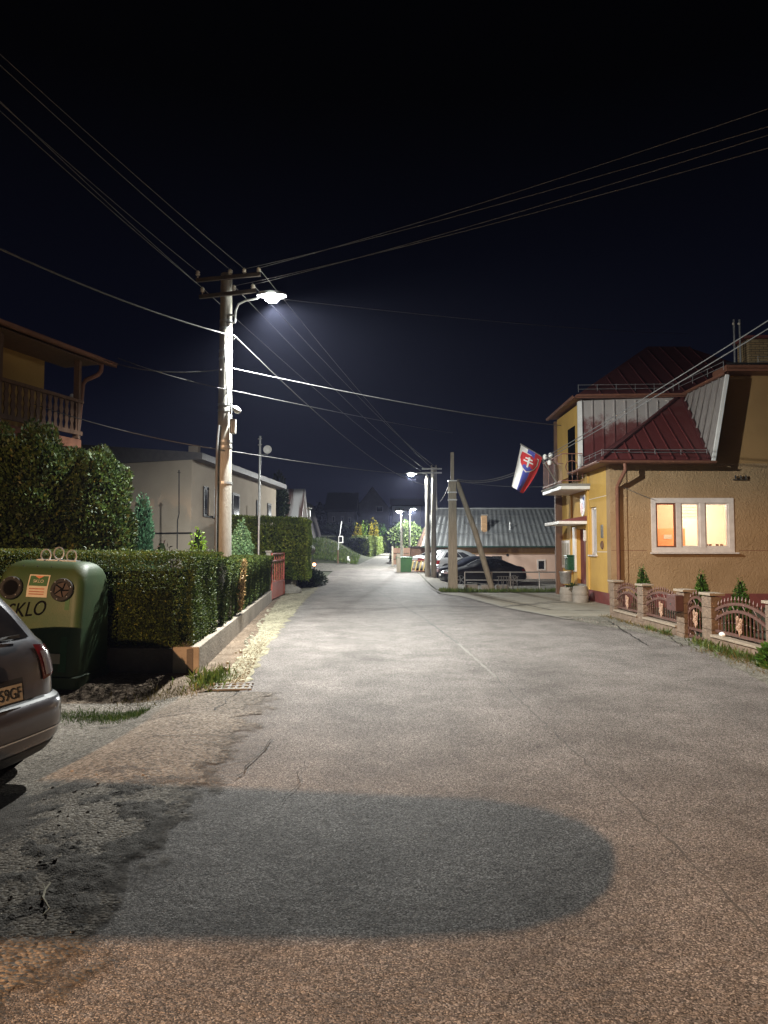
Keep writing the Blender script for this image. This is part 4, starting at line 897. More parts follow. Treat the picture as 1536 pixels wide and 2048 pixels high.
# ------------------------------------------------------------------ white house
MT['whitewall'] = stucco('whitewall', (.44, .375, .30), (.385, .325, .255), 14, .25)
A = P(384, 915, 24.0); B = P(552, 976, 35.3); L = P(232, 921, 25.6); zt = 4.72
A, B, L = V(A.x, A.y, 0), V(B.x, B.y, 0), V(L.x - 1.2, L.y, 0); C = B + (L - A)
wh = thing('white_house', 'plain off-white house with a low flat roof and dark windows behind the hedges', 'house', (A + B + L + C) / 4)
mb = MB(); mb.hexa([V(p.x, p.y, -.3) for p in (A, B, C, L)] + [V(p.x, p.y, zt) for p in (A, B, C, L)]); mb.build('wall', MT['whitewall'], wh)
rdir = (B - A).normalized(); nrm = V(rdir.y, -rdir.x, 0); nrm = nrm if nrm.x > 0 else -nrm; ldir = (L - A).normalized(); nl = V(ldir.y, -ldir.x, 0); nl = nl if nl.y < 0 else -nl
mb = MB(); o = nrm * .42; o2 = nl * .10
q = [A + o + o2, B + o + rdir * .5, C - nrm * .3 + rdir * .5, L - nrm * .3 + o2]
mb.hexa([V(p.x, p.y, zt) for p in q] + [V(p.x, p.y, zt + .22 + (.55 if i in (2, 3) else 0)) for i, p in enumerate(q)]); mb.build('roof', M('roofgrey', (.10, .095, .10), (.14, .13, .13), rough=.6), wh)
MB().hexa([V(p.x, p.y, 2.20) for p in (A + nl * .03 + nrm * .03, L + nl * .03, L - nl * .1, A - nl * .1)] + [V(p.x, p.y, 2.25) for p in (A + nl * .03 + nrm * .03, L + nl * .03, L - nl * .1, A - nl * .1)]).build('plinth_line', MT['dark'], wh)
ch = A + rdir * 2.2 - nrm * .75; MB().box((ch.x, ch.y, zt + .5), (.35, .35, .55)).build('chimney', MT['whitewall'], wh)
wq = lambda k, z, o=.0: A + rdir * k + nrm * o + V(0, 0, z)
def whwin(px0, px1, y0, y1):
    'window on the road side, found from its place along the wall'
    def along(px):
        u = (px - 768) / F; return (u * A.y - A.x) / (rdir.x - u * rdir.y)
    k0, k1 = along(px0), along(px1); z0 = P(px0, y1, A.y + rdir.y * k0).z; z1_ = P(px0, y0, A.y + rdir.y * k0).z
    f = MB().slab([wq(k0, z0, .012), wq(k1, z0, .012), wq(k1, z1_, .012), wq(k0, z1_, .012)], nrm * .03).build('window', MT['dark'], wh)
    g = MB().slab([wq(k0 + .12, z0 + .1, .045), wq(k1 - .12, z0 + .1, .045), wq(k1 - .12, z1_ - .1, .045), wq(k0 + .12, z1_ - .1, .045)], nrm * .012).build('pane', MT['glassdark'], f)
    return k0, k1, z0, z1_
k0, k1, z0, z1_ = whwin(405, 420, 972, 1033)
MB().slab([wq(k1 - .35, z0 + .05, .07), wq(k1 + .12, z0 + .05, .07), wq(k1 + .12, z1_, .07), wq(k1 - .35, z1_, .07)], nrm * .03).build('shutter', MT['whitewall'], wh)
MB().slab([wq(k1 + .14, z0, .02), wq(k1 + .62, z0, .02), wq(k1 + .62, z1_, .02), wq(k1 + .14, z1_, .02)], nrm * .05).build('shutter', MT['dark'], wh)
whwin(463, 477, 985, 1038); whwin(512, 517, 1000, 1042); whwin(534, 541, 1006, 1042)
MB().slab([wq(3.0 + 3.4, 2.0, .01), wq(3.0 + 4.4, 2.0, .01), wq(7.4, 3.55, .01), wq(6.4, 3.55, .01)], nrm * .02).build('blind', MT['whitewall'], wh)
# mast with loudspeaker horn behind the hedge
mt = thing('loudspeaker_mast', 'slim mast behind the tall hedge with a round loudspeaker horn near its top', 'mast', P(519, 1100, 26) * V(1, 1, 0))
MB().tube([P(517, 1100, 26) * V(1, 1, 0), P(519, 960, 26), P(520.5, 872, 26)], .045, 10).build('pole', MT['steel'], mt, smooth=True)
for y in (878, 890): MB().bar(P(516, y, 26), P(524, y - 1, 26), .03, .03).build('bracket', MT['porcelain'], mt)
g = MB(); c = P(535, 899, 25.7); g.lathe([(.05, .34), (.06, .22), (.10, .12), (.145, .04), (.155, 0), (.14, .01), (.06, .08), (.03, .09)], c, 20, Matrix.Rotation(rad(90), 3, 'X') @ Matrix.Diagonal((1, 1, -1))); g.build('horn', MT['white'], mt, smooth=True)
MB().bar(P(515, 909, 26), P(536, 909, 25.9), .03, .03).build('arm', MT['steel'], mt)
# thin aerial mast by the corner of the white house
t = thing('aerial_mast', 'thin dark aerial mast with guy lines in front of the white house wall', 'aerial', P(357, 1100, 21.5) * V(1, 1, 0))
MB().tube([P(354, 1115, 21.5) * V(1, 1, 0), P(355, 1040, 21.5), P(358, 1028, 21.5), P(358, 940, 21.5)], .018, 6).build('rod', MT['dark'], t)
MB().bar(P(355, 945, 21.5), P(361, 945, 21.5), .02, .02).build('crossbar', MT['dark'], t)
# red sheet-metal gate, opened against the road
MT['redmetal'] = M('redmetal', (.45, .10, .06), (.34, .07, .045), rough=.5, scale=5, c3=(.25, .07, .05))
ga, gb = V(WX(23.1) - .02, 23.0, 0), V(-3.66, 26.0, 0); gd = (gb - ga).normalized(); gn = V(gd.y, -gd.x, 0); gl_ = (gb - ga).length
gt = thing('red_gate', 'red painted metal gate with sheet panel below and bars above', 'gate', (ga + gb) / 2)
gp = lambda k, z, o=0: ga + gd * k + gn * o + V(0, 0, z)
g = MB()
for k in (0.03, gl_ - .03): g.bar(gp(k, .05), gp(k, 1.56), .06, .06)
for z in (.08, .58, 1.30, 1.53): g.bar(gp(.0, z), gp(gl_, z), .05, .05)
g.build('frame', MT['redmetal'], gt)
MB().slab([gp(.06, .1, .005), gp(gl_ - .06, .1, .005), gp(gl_ - .06, .57, .005), gp(.06, .57, .005)], gn * .01).build('panel', MT['redmetal'], gt)
for k in range(7): MB().bar(gp(.25 + k * (gl_ - .5) / 6, .6), gp(.25 + k * (gl_ - .5) / 6, 1.5), .022, .022).build('bar', MT['redmetal'], gt)
MB().bar(gp(.0, 0, .0), gp(0, 1.62), .14, .14).build('post', MT['concrete'], gt) if False else None
t = thing('gate_post', 'grey capped post at the near end of the red gate', 'post', ga - gd * .1 + gn * -.1)
b_ = ga - gd * .1 - gn * .08; MB().box((b_.x, b_.y, .76), (.14, .14, 1.62)).build('shaft', MT['concrete'], t); MB().box((b_.x, b_.y, 1.60), (.19, .19, .06)).build('cap', MT['concrete'], t)
# stump and broken kerb beyond the gate
t = MB().tube([P(587, 1172, 28) * V(1, 1, 0) + V(0, 0, -.05), P(586, 1150, 28), P(585, 1137, 28)], [.13, .10, .02], 9); tag(t.build('wooden_stake', MT['wood'], smooth=True), 'pointed weathered wooden stake between the red gate and the picket fence', 'stake')
for k, (px, py, s) in enumerate(((578, 1181, .34), (590, 1184, .26), (572, 1168, .22))):
    q = P(px, py, 27.3); g = MB().ball((q.x, q.y, s * .3), s, 9, 6, (1, .8, .75)); tag(g.build('rubble_stone', MT['concrete']), ('large pale rubble lump at the foot of the stake', 'middle-sized rubble lump on the road side of the stake', 'small rubble lump by the far edge of the red gate')[k], 'stone', 'rubble stones by the stake')
# grey picket fence
fa, fb = P(570, 1160, 29.5) * V(1, 1, 0), P(610, 1158, 32.0) * V(1, 1, 0); fd = (fb - fa).normalized()
fz = h(fa.x, fa.y)
t = thing('picket_fence', 'grey weathered picket fence below the tall hedge', 'fence', (fa + fb) / 2)
for z in (.3, .85): MB().bar(fa + V(0, 0, fz + z), fb + V(0, 0, fz + z), .04, .07).build('rail', MT['wood'], t)
for k in range(15):
    q = fa.lerp(fb, k / 14) - V(0, .05, 0); MB().slab([q + V(-.035, 0, fz + .05), q + V(.035, 0, fz + .05), q + V(.035, 0, fz + 1.05), q + V(0, 0, fz + 1.12), q + V(-.035, 0, fz + 1.05)], (0, .02, 0)).build('picket', MT['wood'], t)
blobs(61, [(-3.75, 31.5, .35, .9, .7, .55), (-3.25, 32.3, .3, .6, .5, .4)], 200, .14, 'low_bush', 'dark low bush at the foot of the picket fence beside the road', 'bush', (-3.6, 31.8, h(-3.6, 31.8)), LM['darkfir'], trunkh=.2)
# ------------------------------------------------------------------ ochre office house on the right
MT['gable'] = stucco('gable', (.36, .245, .135), (.30, .20, .105), 8.5, 1.0)
MT['smooth'] = stucco('smooth', (.33, .20, .085), (.28, .17, .07), 22, .25)
MT['facade'] = stucco('facade', (.58, .37, .10), (.50, .31, .085), 12, .35)
MT['maroon'] = M('maroon', (.20, .055, .05), (.15, .045, .04), rough=.7, scale=4, bump=.2)
MT['frame'] = M('frame', (.66, .61, .57), (.54, .49, .45), rough=.4, scale=4)
def peel(name, z0, z1, zfull):
    'red roof sheet whose paint has worn to bare metal towards its top'
    m, n, b, N, L = newmat(name); co = N('ShaderNodeTexCoord').outputs['Object']
    nz = N('ShaderNodeTexNoise'); nz.inputs['Scale'].default_value = 2.2; nz.inputs['Detail'].default_value = 9; nz.inputs['Roughness'].default_value = .7; L(co, nz.inputs['Vector'])
    sp = N('ShaderNodeSeparateXYZ'); L(co, sp.inputs[0]); mr = N('ShaderNodeMapRange'); mr.inputs[1].default_value = z0; mr.inputs[2].default_value = z1; L(sp.outputs[2], mr.inputs[0])
    ad = N('ShaderNodeMath'); ad.operation = 'ADD'; L(nz.outputs[0], ad.inputs[0]); L(mr.outputs[0], ad.inputs[1]); hf = N('ShaderNodeMath'); hf.operation = 'MULTIPLY'; hf.inputs[1].default_value = .5; L(ad.outputs[0], hf.inputs[0]); ad = hf; zfull = zfull * .5
    cr = N('ShaderNodeValToRGB'); cr.color_ramp.elements[0].position = zfull - .14; cr.color_ramp.elements[0].color = (.125, .030, .028, 1); cr.color_ramp.elements[1].position = zfull + .05; cr.color_ramp.elements[1].color = (.40, .37, .35, 1)
    e = cr.color_ramp.elements.new(zfull - .04); e.color = (.16, .065, .06, 1)
    L(ad.outputs[0], cr.inputs[0]); L(cr.outputs[0], b.inputs['Base Color']); b.inputs['Roughness'].default_value = .5; b.inputs['Metallic'].default_value = .15
    bp = N('ShaderNodeBump'); bp.inputs['Strength'].default_value = .3; bp.inputs['Distance'].default_value = .03; L(nz.outputs[0], bp.inputs['Height']); L(bp.outputs[0], b.inputs['Normal']); return m
MT['redroof'] = peel('redroof', 4.2, 6.8, 1.50)
MT['redroof2'] = peel('redroof2', 4.2, 6.8, 1.13)
MT['greyroof'] = M('greyroof', (.36, .33, .30), (.24, .21, .20), rough=.55, metal=.2, scale=3, stretch=(6, 6, .5), c3=(.46, .43, .38))
MT['darkred'] = M('darkred', (.075, .02, .02), (.10, .028, .027), rough=.5, scale=3)
XW, Y0, Y1, ZE = 6.69, 21.0, 26.6, 4.22
hs = thing('office_house', 'ochre two-storey house with red metal mansard roof and a lit window', 'house', (10, 24, 0))
wx0, wx1, wz0, wz1 = 7.97, 10.30, 1.60, 3.14
XR, ZU = 15.5, 6.88
g = MB()
g.b2((XW + .50, Y0, .37), (wx0, Y0 + .3, ZE)); g.b2((wx1, Y0, .37), (XR, Y0 + .3, ZE)); g.b2((wx0, Y0, .37), (wx1, Y0 + .3, wz0)); g.b2((wx0, Y0, wz1), (wx1, Y0 + .3, ZE))
g.build('gable_wall', MT['gable'], hs)
g = MB(); g.slab([V(9.60, Y0 + .0, ZE), V(XR, Y0 + .0, ZE), V(XR, Y0 + .0, ZU), V(10.05, Y0 + .0, ZU)], (0, .3, 0)); g.build('upper_gable_wall', MT['smooth'], hs)
g = MB(); g.b2((XW, Y0 - .035, .37), (XW + .50, Y0 + .3, ZE)); g.build('corner_pilaster', MT['gable'], hs)
g = MB(); g.b2((XW - .012, Y0 - .05, -.2), (XW + .505, Y0 + .31, .37)); g.b2((XW + .505, Y0 - .02, -.2), (XR, Y0 + .3, .37)); g.b2((XW - .012, Y0 + .31, -.2), (XW + .3, 23.45, .37)); g.b2((XW - .012, 24.7, -.2), (XW + .3, Y1 + .01, .37)); g.build('plinth', MT['maroon'], hs)
# joint lines in the render
g = MB(); g.b2((XW + .02, Y0 - .037, 1.63), (XW + .49, Y0 - .03, 1.645)); g.b2((XW + .51, Y0 - .003, 1.63), (wx0 - .2, Y0 + .003, 1.645)); g.b2((wx1 + .2, Y0 - .003, 1.63), (XR, Y0 + .003, 1.645)); g.build('wall_joint', MT['brown'], hs)
# street facade: wall pieces round a window and a door
fy0, fy1, fz0, fz1 = 22.32, 23.05, 1.50, 3.02; dy0, dy1, dz0, dz1 = 23.55, 24.62, .50, 2.36
g = MB()
for a, b, c, d in ((Y0 + .3, fy0, .37, ZE), (fy1, dy0, .37, ZE), (fy0, fy1, .37, fz0), (fy0, fy1, fz1, ZE), (dy0, dy1, dz1, ZE), (dy1, Y1, .37, ZE)): g.b2((XW, a, c), (XW + .3, b, d))
g.build('street_wall', MT['facade'], hs)
for a, b in ((23.12, 23.30), (25.2, 25.4)): MB().b2((XW - .05, a, .37), (XW, b, ZE)).build('pilaster', MT['facade'], hs)
g = MB(); g.b2((XW - .004, Y0 + .3, 1.585), (XW + .004, fy0 - .05, 1.60)); g.b2((XW - .004, Y0 + .3, 3.28), (XW + .004, 23.1, 3.295)); g.build('facade_joint', MT['white'], hs)
d_ = MB().b2((XW + .12, dy0, dz0), (XW + .18, dy1, dz1)).build('door', MT['maroon'], hs)
MB().b2((XW + .06, dy0 + .08, 1.45), (XW + .12, dy0 + .12, 1.60)).build('door_handle', MT['steel'], d_)
MB().b2((XW - .35, dy0 - .15, -.2), (XW + .3, dy1 + .15, .30)).build('step', MT['concrete'], hs); MB().b2((XW - .0, dy0 - .0, .30), (XW + .3, dy1 + .0, .498)).build('threshold', MT['concrete'], hs)
# facade window
f = MB()
for a, b, c, d in ((fy0, fy1, fz1 - .07, fz1), (fy0, fy1, fz0, fz0 + .07), (fy0, fy0 + .07, fz0 + .07, fz1 - .07), (fy1 - .07, fy1, fz0 + .07, fz1 - .07)): f.b2((XW + .06, a, c), (XW + .13, b, d))
f = f.build('window', MT['frame'], hs); MB().b2((XW + .09, fy0 + .07, fz0 + .07), (XW + .10, fy1 - .07, fz1 - .07)).build('pane', M('curtain', (.55, .56, .58), (.42, .43, .45), rough=.3), f)
MB().b2((XW - .07, fy0 - .06, fz0 - .05), (XW + .06, fy1 + .06, fz0 - .0)).build('window_sill', MT['frame'], hs)
# lit window: frame, mullions, sashes, panes, sill
fo = thing('tmp', 'x', 'x'); bpy.data.objects.remove(fo)
g = MB(); yo, yi = Y0 - .03, Y0 + .10
g.b2((wx0 - .06, yo, wz1 - .10), (wx1 + .06, yi, wz1 + .05)); g.b2((wx0 - .06, yo, wz0 - .02), (wx1 + .06, yi, wz0 + .13)); g.b2((wx0 - .06, yo, wz0 + .13), (wx0 + .08, yi, wz1 - .10)); g.b2((wx1 - .10, yo, wz0 + .13), (wx1 + .06, yi, wz1 - .10))
mx1, mx2 = P(1357, 1050, Y0).x, P(1405, 1050, Y0).x
for m in (mx1, mx2): g.b2((m - .075, yo + .004, wz0 + .13), (m + .075, yi, wz1 - .10))
win = g.build('window', MT['frame'], hs, bevel=.006); win['label'] = 'lit three-pane white window'
for a, b in ((wx0 + .08, mx1 - .075), (mx1 + .075, mx2 - .075), (mx2 + .075, wx1 - .10)):
    g = MB(); s = .045
    g.b2((a, yo + .03, wz0 + .13), (a + s, yi - .02, wz1 - .10)); g.b2((b - s, yo + .03, wz0 + .13), (b, yi - .02, wz1 - .10)); g.b2((a + s, yo + .03, wz0 + .13), (b - s, yi - .02, wz0 + .13 + s)); g.b2((a + s, yo + .03, wz1 - .10 - s), (b - s, yi - .02, wz1 - .10)); 
    attach(g.build('sash', MT['frame'] if a > wx0 + .5 else MT['brown'], None), win)
    attach(MB().face([V(a, yo + .06, wz0 + .14), V(b, yo + .06, wz0 + .14), V(b, yo + .06, wz1 - .11), V(a, yo + .06, wz1 - .11)]).build('pane', MT['clear'], None), win)
MB().b2((wx0 - .10, Y0 - .16, wz0 - .06), (wx1 + .12, Y0 - .001, wz0 - .021)).build('window_sill', MT['frame'], hs)
# the lit room
MT['peach'] = M('peach', (.62, .33, .20), (.58, .30, .18), rough=.8, scale=2)
MT['roomwhite'] = M('roomwhite', (.76, .70, .58), (.72, .66, .55), rough=.8)
MT['orange'] = M('orange', (.55, .22, .09), (.50, .19, .07), rough=.6)
rx0, rx1, ry1, rz0, rz1 = 7.2, 11.6, 24.2, .85, 3.6
g = MB(); g.b2((rx0, ry1, rz0), (10.12, ry1 + .1, rz1)); g.b2((rx0 - .1, Y0 + .31, rz0), (rx0, ry1 + .1, rz1)); g.build('room_wall', MT['peach'], hs)
g = MB(); g.b2((10.12, ry1, rz0), (rx1, ry1 + .1, rz1)); g.b2((rx1, Y0 + .31, rz0), (rx1 + .1, ry1 + .1, rz1)); g.b2((rx0, Y0 + .31, rz1), (rx1, ry1, rz1 + .1)); g.b2((rx0, Y0 + .31, rz0 - .1), (rx1, ry1, rz0)); g.build('room_lining', MT['roomwhite'], hs)
cl = thing('ceiling_lamp', 'glowing white ceiling lamp in the lit room behind the window', 'lamp', (9.8, 22.9, rz1))
MB().lathe([(.05, -.16), (.16, -.12), (.20, -.05), (.20, -.002)], (9.8, 22.9, rz1), 18).build('lamp_shade', emis('bulb', (1, .90, .76), 9), cl, smooth=True)
l = bpy.data.lights.new('room_light', 'POINT'); l.energy = 125; l.color = (1, .88, .74); l.shadow_soft_size = .15; lo = bpy.data.objects.new('room_light', l); link(lo); lo.location = (9.9, 22.7, rz1 - .4); attach(lo, cl)
bx = thing('filing_cabinet', 'orange cabinet in the lit room behind the middle pane', 'cabinet', (9.55, 24.0, rz0)); MB().b2((8.85, 23.75, rz0), (10.08, 24.19, 2.38)).build('case', MT['orange'], bx, bevel=.01)
for z in (1.2, 1.75): MB().b2((8.9, 23.738, z), (10.03, 23.75, z + .5)).build('drawer', MT['orange'], bx)
MB().b2((9.35, 23.725, 2.02), (9.62, 23.738, 2.16)).build('label_card', MT['paper'], bx)
pf = thing('wall_map', 'framed pale map hanging on the peach wall seen through the pane', 'picture', (8.35, ry1 - .02, 2.4))
MB().b2((8.05, ry1 - .03, 1.9), (8.78, ry1 - .005, 2.65)).build('frame', MT['brown'], pf); MB().b2((8.09, ry1 - .04, 1.94), (8.74, ry1 - .03, 2.61)).build('sheet', MT['paper'], pf)
g = MB(); r = random.Random(4)
for k in range(9): x, z = 8.16 + .16 * (k % 4) + r.uniform(-.02, .02), 2.30 + .12 * (k // 4); a = r.uniform(-.8, .8); g.bar(V(x - .05, ry1 - .043, z - .05 * a), V(x + .05, ry1 - .043, z + .05 * a), .004, .03)
g.build('drawing', MT['brown'], pf); MB().b2((8.15, ry1 - .044, 2.06), (8.68, ry1 - .041, 2.16)).build('red_band', MT['redmetal'], pf)
bl = thing('window_blind', 'white slatted blind hanging behind the middle pane', 'blind', (9.2, Y0 + .4, wz1))
g = MB()
for k in range(10): g.box((9.16, Y0 + .36, wz1 - .12 - .045 * k), (.62, .03, .003), Matrix.Rotation(.5, 3, 'X'))
g.build('slats', MT['roomwhite'], bl)
MB().b2((9.92, Y0 + .34, 1.74), (10.22, Y0 + .40, 1.80)).build('pot_row', MT['rust'], None) and None
o = [o for o in COL.objects if o.name == 'pot_row'][0]; bpy.data.objects.remove(o)
for k, x in enumerate((9.64, 9.74, 9.95, 10.08)):
    g = MB().lathe([(.03, 0), (.045, .07), (.04, .09)], (x, Y0 + .2, 1.735), 10); tag(g.build('flower_pot', MT['rust'], smooth=True), 'small clay pot on the inner sill of the bright pane', 'pot', 'pots on the inner sill')
# lower roof on the corner -----------------------------------------------------------
EZ = 4.30
A = V(6.35, 20.55, EZ); Bp = V(9.50, 20.55, EZ - .03); T = V(9.80, 23.25, 6.74)
def seamed(name, poly, mat, seams, parent, th=.05, sw=.03, sh=.045):
    n = (poly[1] - poly[0]).cross(poly[2] - poly[0]).normalized()
    if n.y > 0: n = -n
    g = MB().slab([p - n * th for p in poly], n * th); o = g.build(name, mat, parent)
    g = MB()
    for a, b in seams: g.bar(a + n * sh * .5, b + n * sh * .5, sw, sh, up=n)
    if seams: g.build('roof_seam', mat, o) if False else attach(g.build('roof_seam', mat, None), o)
    return n
sl = []
vfr = lambda k: A.lerp(Bp, k)
updir = (V(0, T.y - A.y, T.z - A.z))
for k in (.14, .27, .40, .53, .66, .79, .90):
    p = vfr(k); kk = k if k < .95 else .95; tt = min(k * (Bp.x - A.x) / (T.x - A.x), (1.0 if k < .9 else .9)); sl.append((p, p + updir * tt * .97))
seamed('roof', [A, Bp, T], MT['redroof'], sl, hs)
C3 = V(6.35, 23.24, EZ); seamed('street_roof', [C3, A, T], MT['darkred'], [], hs)
hb = MB().bar(A + V(0, 0, .03), T + V(0, 0, .03), .12, .06); hb.build('hip_cap', MT['darkred'], hs)
# cheek of the upper bay, clad in worn sheet
ck = [V(6.47, 23.25, 4.25), V(9.80, 23.25, 6.74 - 2.49 + .0), V(9.80, 23.25, 6.70), V(6.47, 23.25, 6.62)]
xs_ = [6.47 + .055 + .36 * k for k in range(10)]
seamed('cheek', [V(6.47, 23.25, 4.25), V(9.80, 23.25, 4.25), V(9.80, 23.25, 6.70), V(6.47, 23.25, 6.58)], MT['redroof2'], [(V(x, 23.25, 4.4), V(x, 23.25, 6.6)) for x in xs_], hs)
MB().b2((6.40, 23.17, 4.3), (6.53, 23.30, 6.55)).build('corner_strip', MT['white'], hs)
# steep weathered slope facing the street, with its verge
D1, D2, D3 = V(9.55, 20.50, 4.25), V(10.02, 20.50, 6.76), V(9.95, 23.3, 6.76); D0 = V(9.55, 20.62, 4.27)
g = MB().slab([D1, D0, V(9.83, 23.3, 6.72), D3, D2], (.05, 0, -.01)); g.build('steep_roof', MT['greyroof'], hs)
g = MB()
for k in range(1, 7):
    b = D2.lerp(D3, k / 7); a = V(9.55 + .28 * k / 7, 20.62 + 2.68 * k / 7, 4.27 + 2.45 * k / 7); g.bar(a + V(-.03, 0, 0), b + V(-.03, 0, 0), .03, .04, up=(-1, 0, .2))
g.build('roof_rib', MT['greyroof'], hs)
MB().bar(D1 + V(0, -.03, -.05), D2 + V(0, -.03, 0), .10, .06).build('verge', MT['white'], hs)
MB().bar(V(9.50, 20.60, 4.30), V(9.83, 23.2, 6.74), .09, .05).build('valley', MT['darkred'], hs)
# eaves with gutters
def gutter(a, b, r=.075, mat='brown', name='gutter'):
    d = (b - a).normalized(); s = d.cross(V(0, 0, 1)); pr = [s * r * math.cos(rad(180 + 18 * k)) + V(0, 0, r * math.sin(rad(180 + 18 * k))) for k in range(11)]
    g = MB(); n = 11; inner = [p * .86 for p in pr]
    g.add([a + p for p in pr] + [b + p for p in pr] + [a + p for p in inner] + [b + p for p in inner], [(i, i + 1, n + i + 1, n + i) for i in range(10)] + [(2 * n + i, 3 * n + i, 3 * n + i + 1, 2 * n + i + 1) for i in range(10)] + [(0, 2 * n, 2 * n + 10, 10)] if False else [(i, i + 1, n + i + 1, n + i) for i in range(10)] + [(2 * n + i, 3 * n + i, 3 * n + i + 1, 2 * n + i + 1) for i in range(10)])
    return g.build(name, MT[mat], hs, smooth=True)
gutter(V(6.25, 20.46, EZ - .06), V(9.62, 20.46, EZ - .07)); gutter(V(6.25, 23.8, EZ - .06), V(6.25, 20.5, EZ - .06))
MB().slab([V(6.28, 20.5, EZ - .12), V(9.6, 20.5, EZ - .12), V(9.6, 21.0, EZ - .12), V(6.69, 21.0, EZ - .12), V(6.69, 23.8, EZ - .12), V(6.28, 23.8, EZ - .12)], (0, 0, .05)).build('soffit', MT['brown'], hs)
g = MB(); g.tube([V(6.98, 20.46, 4.16), V(7.00, 20.47, 3.98), V(6.90, 20.75, 3.62), V(6.88, 20.86, 3.50), V(6.88, 20.86, .1)], .055, 12); g.build('downpipe', MT['brown'], hs, smooth=True)
g = MB()
for z in (3.3, 2.1, .9): g.lathe([(.065, -.02), (.065, .02)], (6.88, 20.86, z), 12)
g.build('pipe_clip', MT['brown'], hs)
# snow guard rail above the lower eave
def guard(a, b, parent, n, hh=.14, name='snow_guard'):
    g = MB()
    for z in (.06, hh): g.tube([a + V(0, 0, z), b + V(0, 0, z)], .010, 6)
    for k in range(n + 1): p = a.lerp(b, k / n); g.tube([p - V(0, 0, .04), p + V(0, 0, hh + .02)], .010, 6)
    return g.build(name, MT['steel'], parent)
guard(V(6.45, 20.75, EZ + .16), V(9.5, 20.75, EZ + .16), hs, 4); guard(V(6.5, 22.95, EZ + .2), V(6.42, 20.8, EZ + .16), hs, 3)
# upper storey bay
g = MB(); g.b2((XW - .15, 23.32, ZE), (XW + .3, Y1, 6.55)); g.build('upper_wall', MT['facade'], hs)
MB().b2((XW - .17, 24.1, 4.0), (XW - .14, 25.0, 5.9)).build('balcony_door', MT['void'], hs)
MB().b2((XW - .25, Y1, -.1), (XW + .2, Y1 + .15, 6.5)).build('end_wall', MT['dkwood'], hs)
UE = 6.62
gutter(V(6.30, 23.05, UE + .12), V(9.9, 23.05, UE + .16)); gutter(V(6.28, 27.0, UE + .05), V(6.28, 23.1, UE + .12))
MB().slab([V(6.30, 23.08, UE + .02), V(9.95, 23.08, UE + .06), V(9.95, 27, UE + .06), V(6.30, 27, UE + .02)], (0, 0, .08)).build('upper_soffit', MT['brown'], hs)
r0, r1_ = V(10.25, 27.2, 9.55), V(11.75, 27.2, 9.55); e0, e1, e2, e3 = V(6.4, 23.1, 6.78), V(14.5, 23.1, 6.78), V(14.5, 27.3, 6.78), V(6.4, 27.3, 6.78)
seamed('upper_roof', [e0, e1, r1_, r0], MT['darkred'], [(e0.lerp(e1, k), e0.lerp(e1, k) + V(.15, 4.1, 2.77) * m) for k, m in ((.09, .16), (.16, .30), (.23, .46), (.30, .60), (.37, .75), (.44, .9), (.51, .98), (.58, .98), (.65, .98))], hs)
MB().slab([e0, r0, V(10.25, 27.25, 9.55), e3], (.02, .02, -.05)).build('upper_roof_side', MT['darkred'], hs)
MB().slab([e1, r1_, V(11.75, 27.25, 9.55), e2], (-.02, .02, -.05)).build('upper_roof_side', MT['darkred'], hs)
guard(V(6.45, 23.3, 6.92), V(9.6, 23.3, 6.96), hs, 5, .2); guard(V(9.75, 23.2, 6.98), V(9.98, 20.6, 6.98), hs, 3, .2)
# right-hand eave, low roof, brick chimney, aerial pole
MB().b2((9.98, 20.42, ZU - .02), (XR, 21.3, ZU + .16)).build('eave_box', MT['brown'], hs)
gutter(V(9.92, 23.2, 6.84), V(9.96, 20.42, 6.84)); gutter(V(9.98, 20.36, ZU + .12), V(XR, 20.36, ZU + .12))
MB().slab([V(9.98, 20.4, ZU + .17), V(XR, 20.4, ZU + .17), V(XR, 25, 8.3), V(12.2, 25, 8.3)], (0, 0, .05)).build('low_roof', MT['dark'], hs)
chm = MB().b2((11.46, 22.0, 7.2), (12.4, 22.7, 8.28)).build('chimney', brickmat('chimneybrick', (.36, .26, .13), (.28, .19, .09), (.05, .04, .03), bw=.26, rh=.075), hs)
g = MB().b2((11.36, 21.92, 8.30), (12.5, 22.8, 8.38)); attach(g.build('chimney_cap', MT['maroon'], None), chm)
guard(V(11.0, 20.6, ZU + .25), V(13.0, 20.6, ZU + .25), hs, 3, .2)
for x in (11.02, 11.20): 
    MB().tube([V(x, 22.0, 7.5), V(x, 22.0, 8.9)], .03, 8).build('aerial_pole', MT['steel'], hs); MB().ball(V(x - .04, 21.95, 8.75), .045, 8, 6).build('insulator', MT['porcelain'], hs)
# brackets on the gable, plaques, canopies, balcony
g = MB(); b = P(1480, 958, 20.95); g.tube([b + V(-.22, 0, -.02), b + V(.22, 0, -.02)], .014, 6)
for x in (-.14, 0.02, .17): g.lathe([(.02, 0), (.028, .05), (.016, .11)], b + V(x, -.02, 0), 8)
g.build('wall_insulator', MT['plastic'], hs)
MB().b2((5.72, 23.2, 2.50), (XW, 25.25, 2.60)).build('door_canopy', MT['white'], hs, bevel=.01); MB().slab([V(5.72, 23.2, 2.602), V(XW, 23.2, 2.602), V(XW, 23.2, 2.78)], (0, 2.05, 0)).build('canopy_roof', MT['maroon'], hs)
MB().b2((5.74, 22.95, 3.62), (XW, 25.6, 3.74)).build('balcony_floor', MT['white'], hs, bevel=.01)
MB().b2((5.70, 22.9, 3.745), (XW, 25.65, 3.80)).build('balcony_slab', MT['concrete'], hs)
g = MB(); c_ = [V(6.45, 22.95, 3.8), V(5.78, 22.95, 3.8), V(5.78, 25.6, 3.8), V(6.5, 25.6, 3.8)]
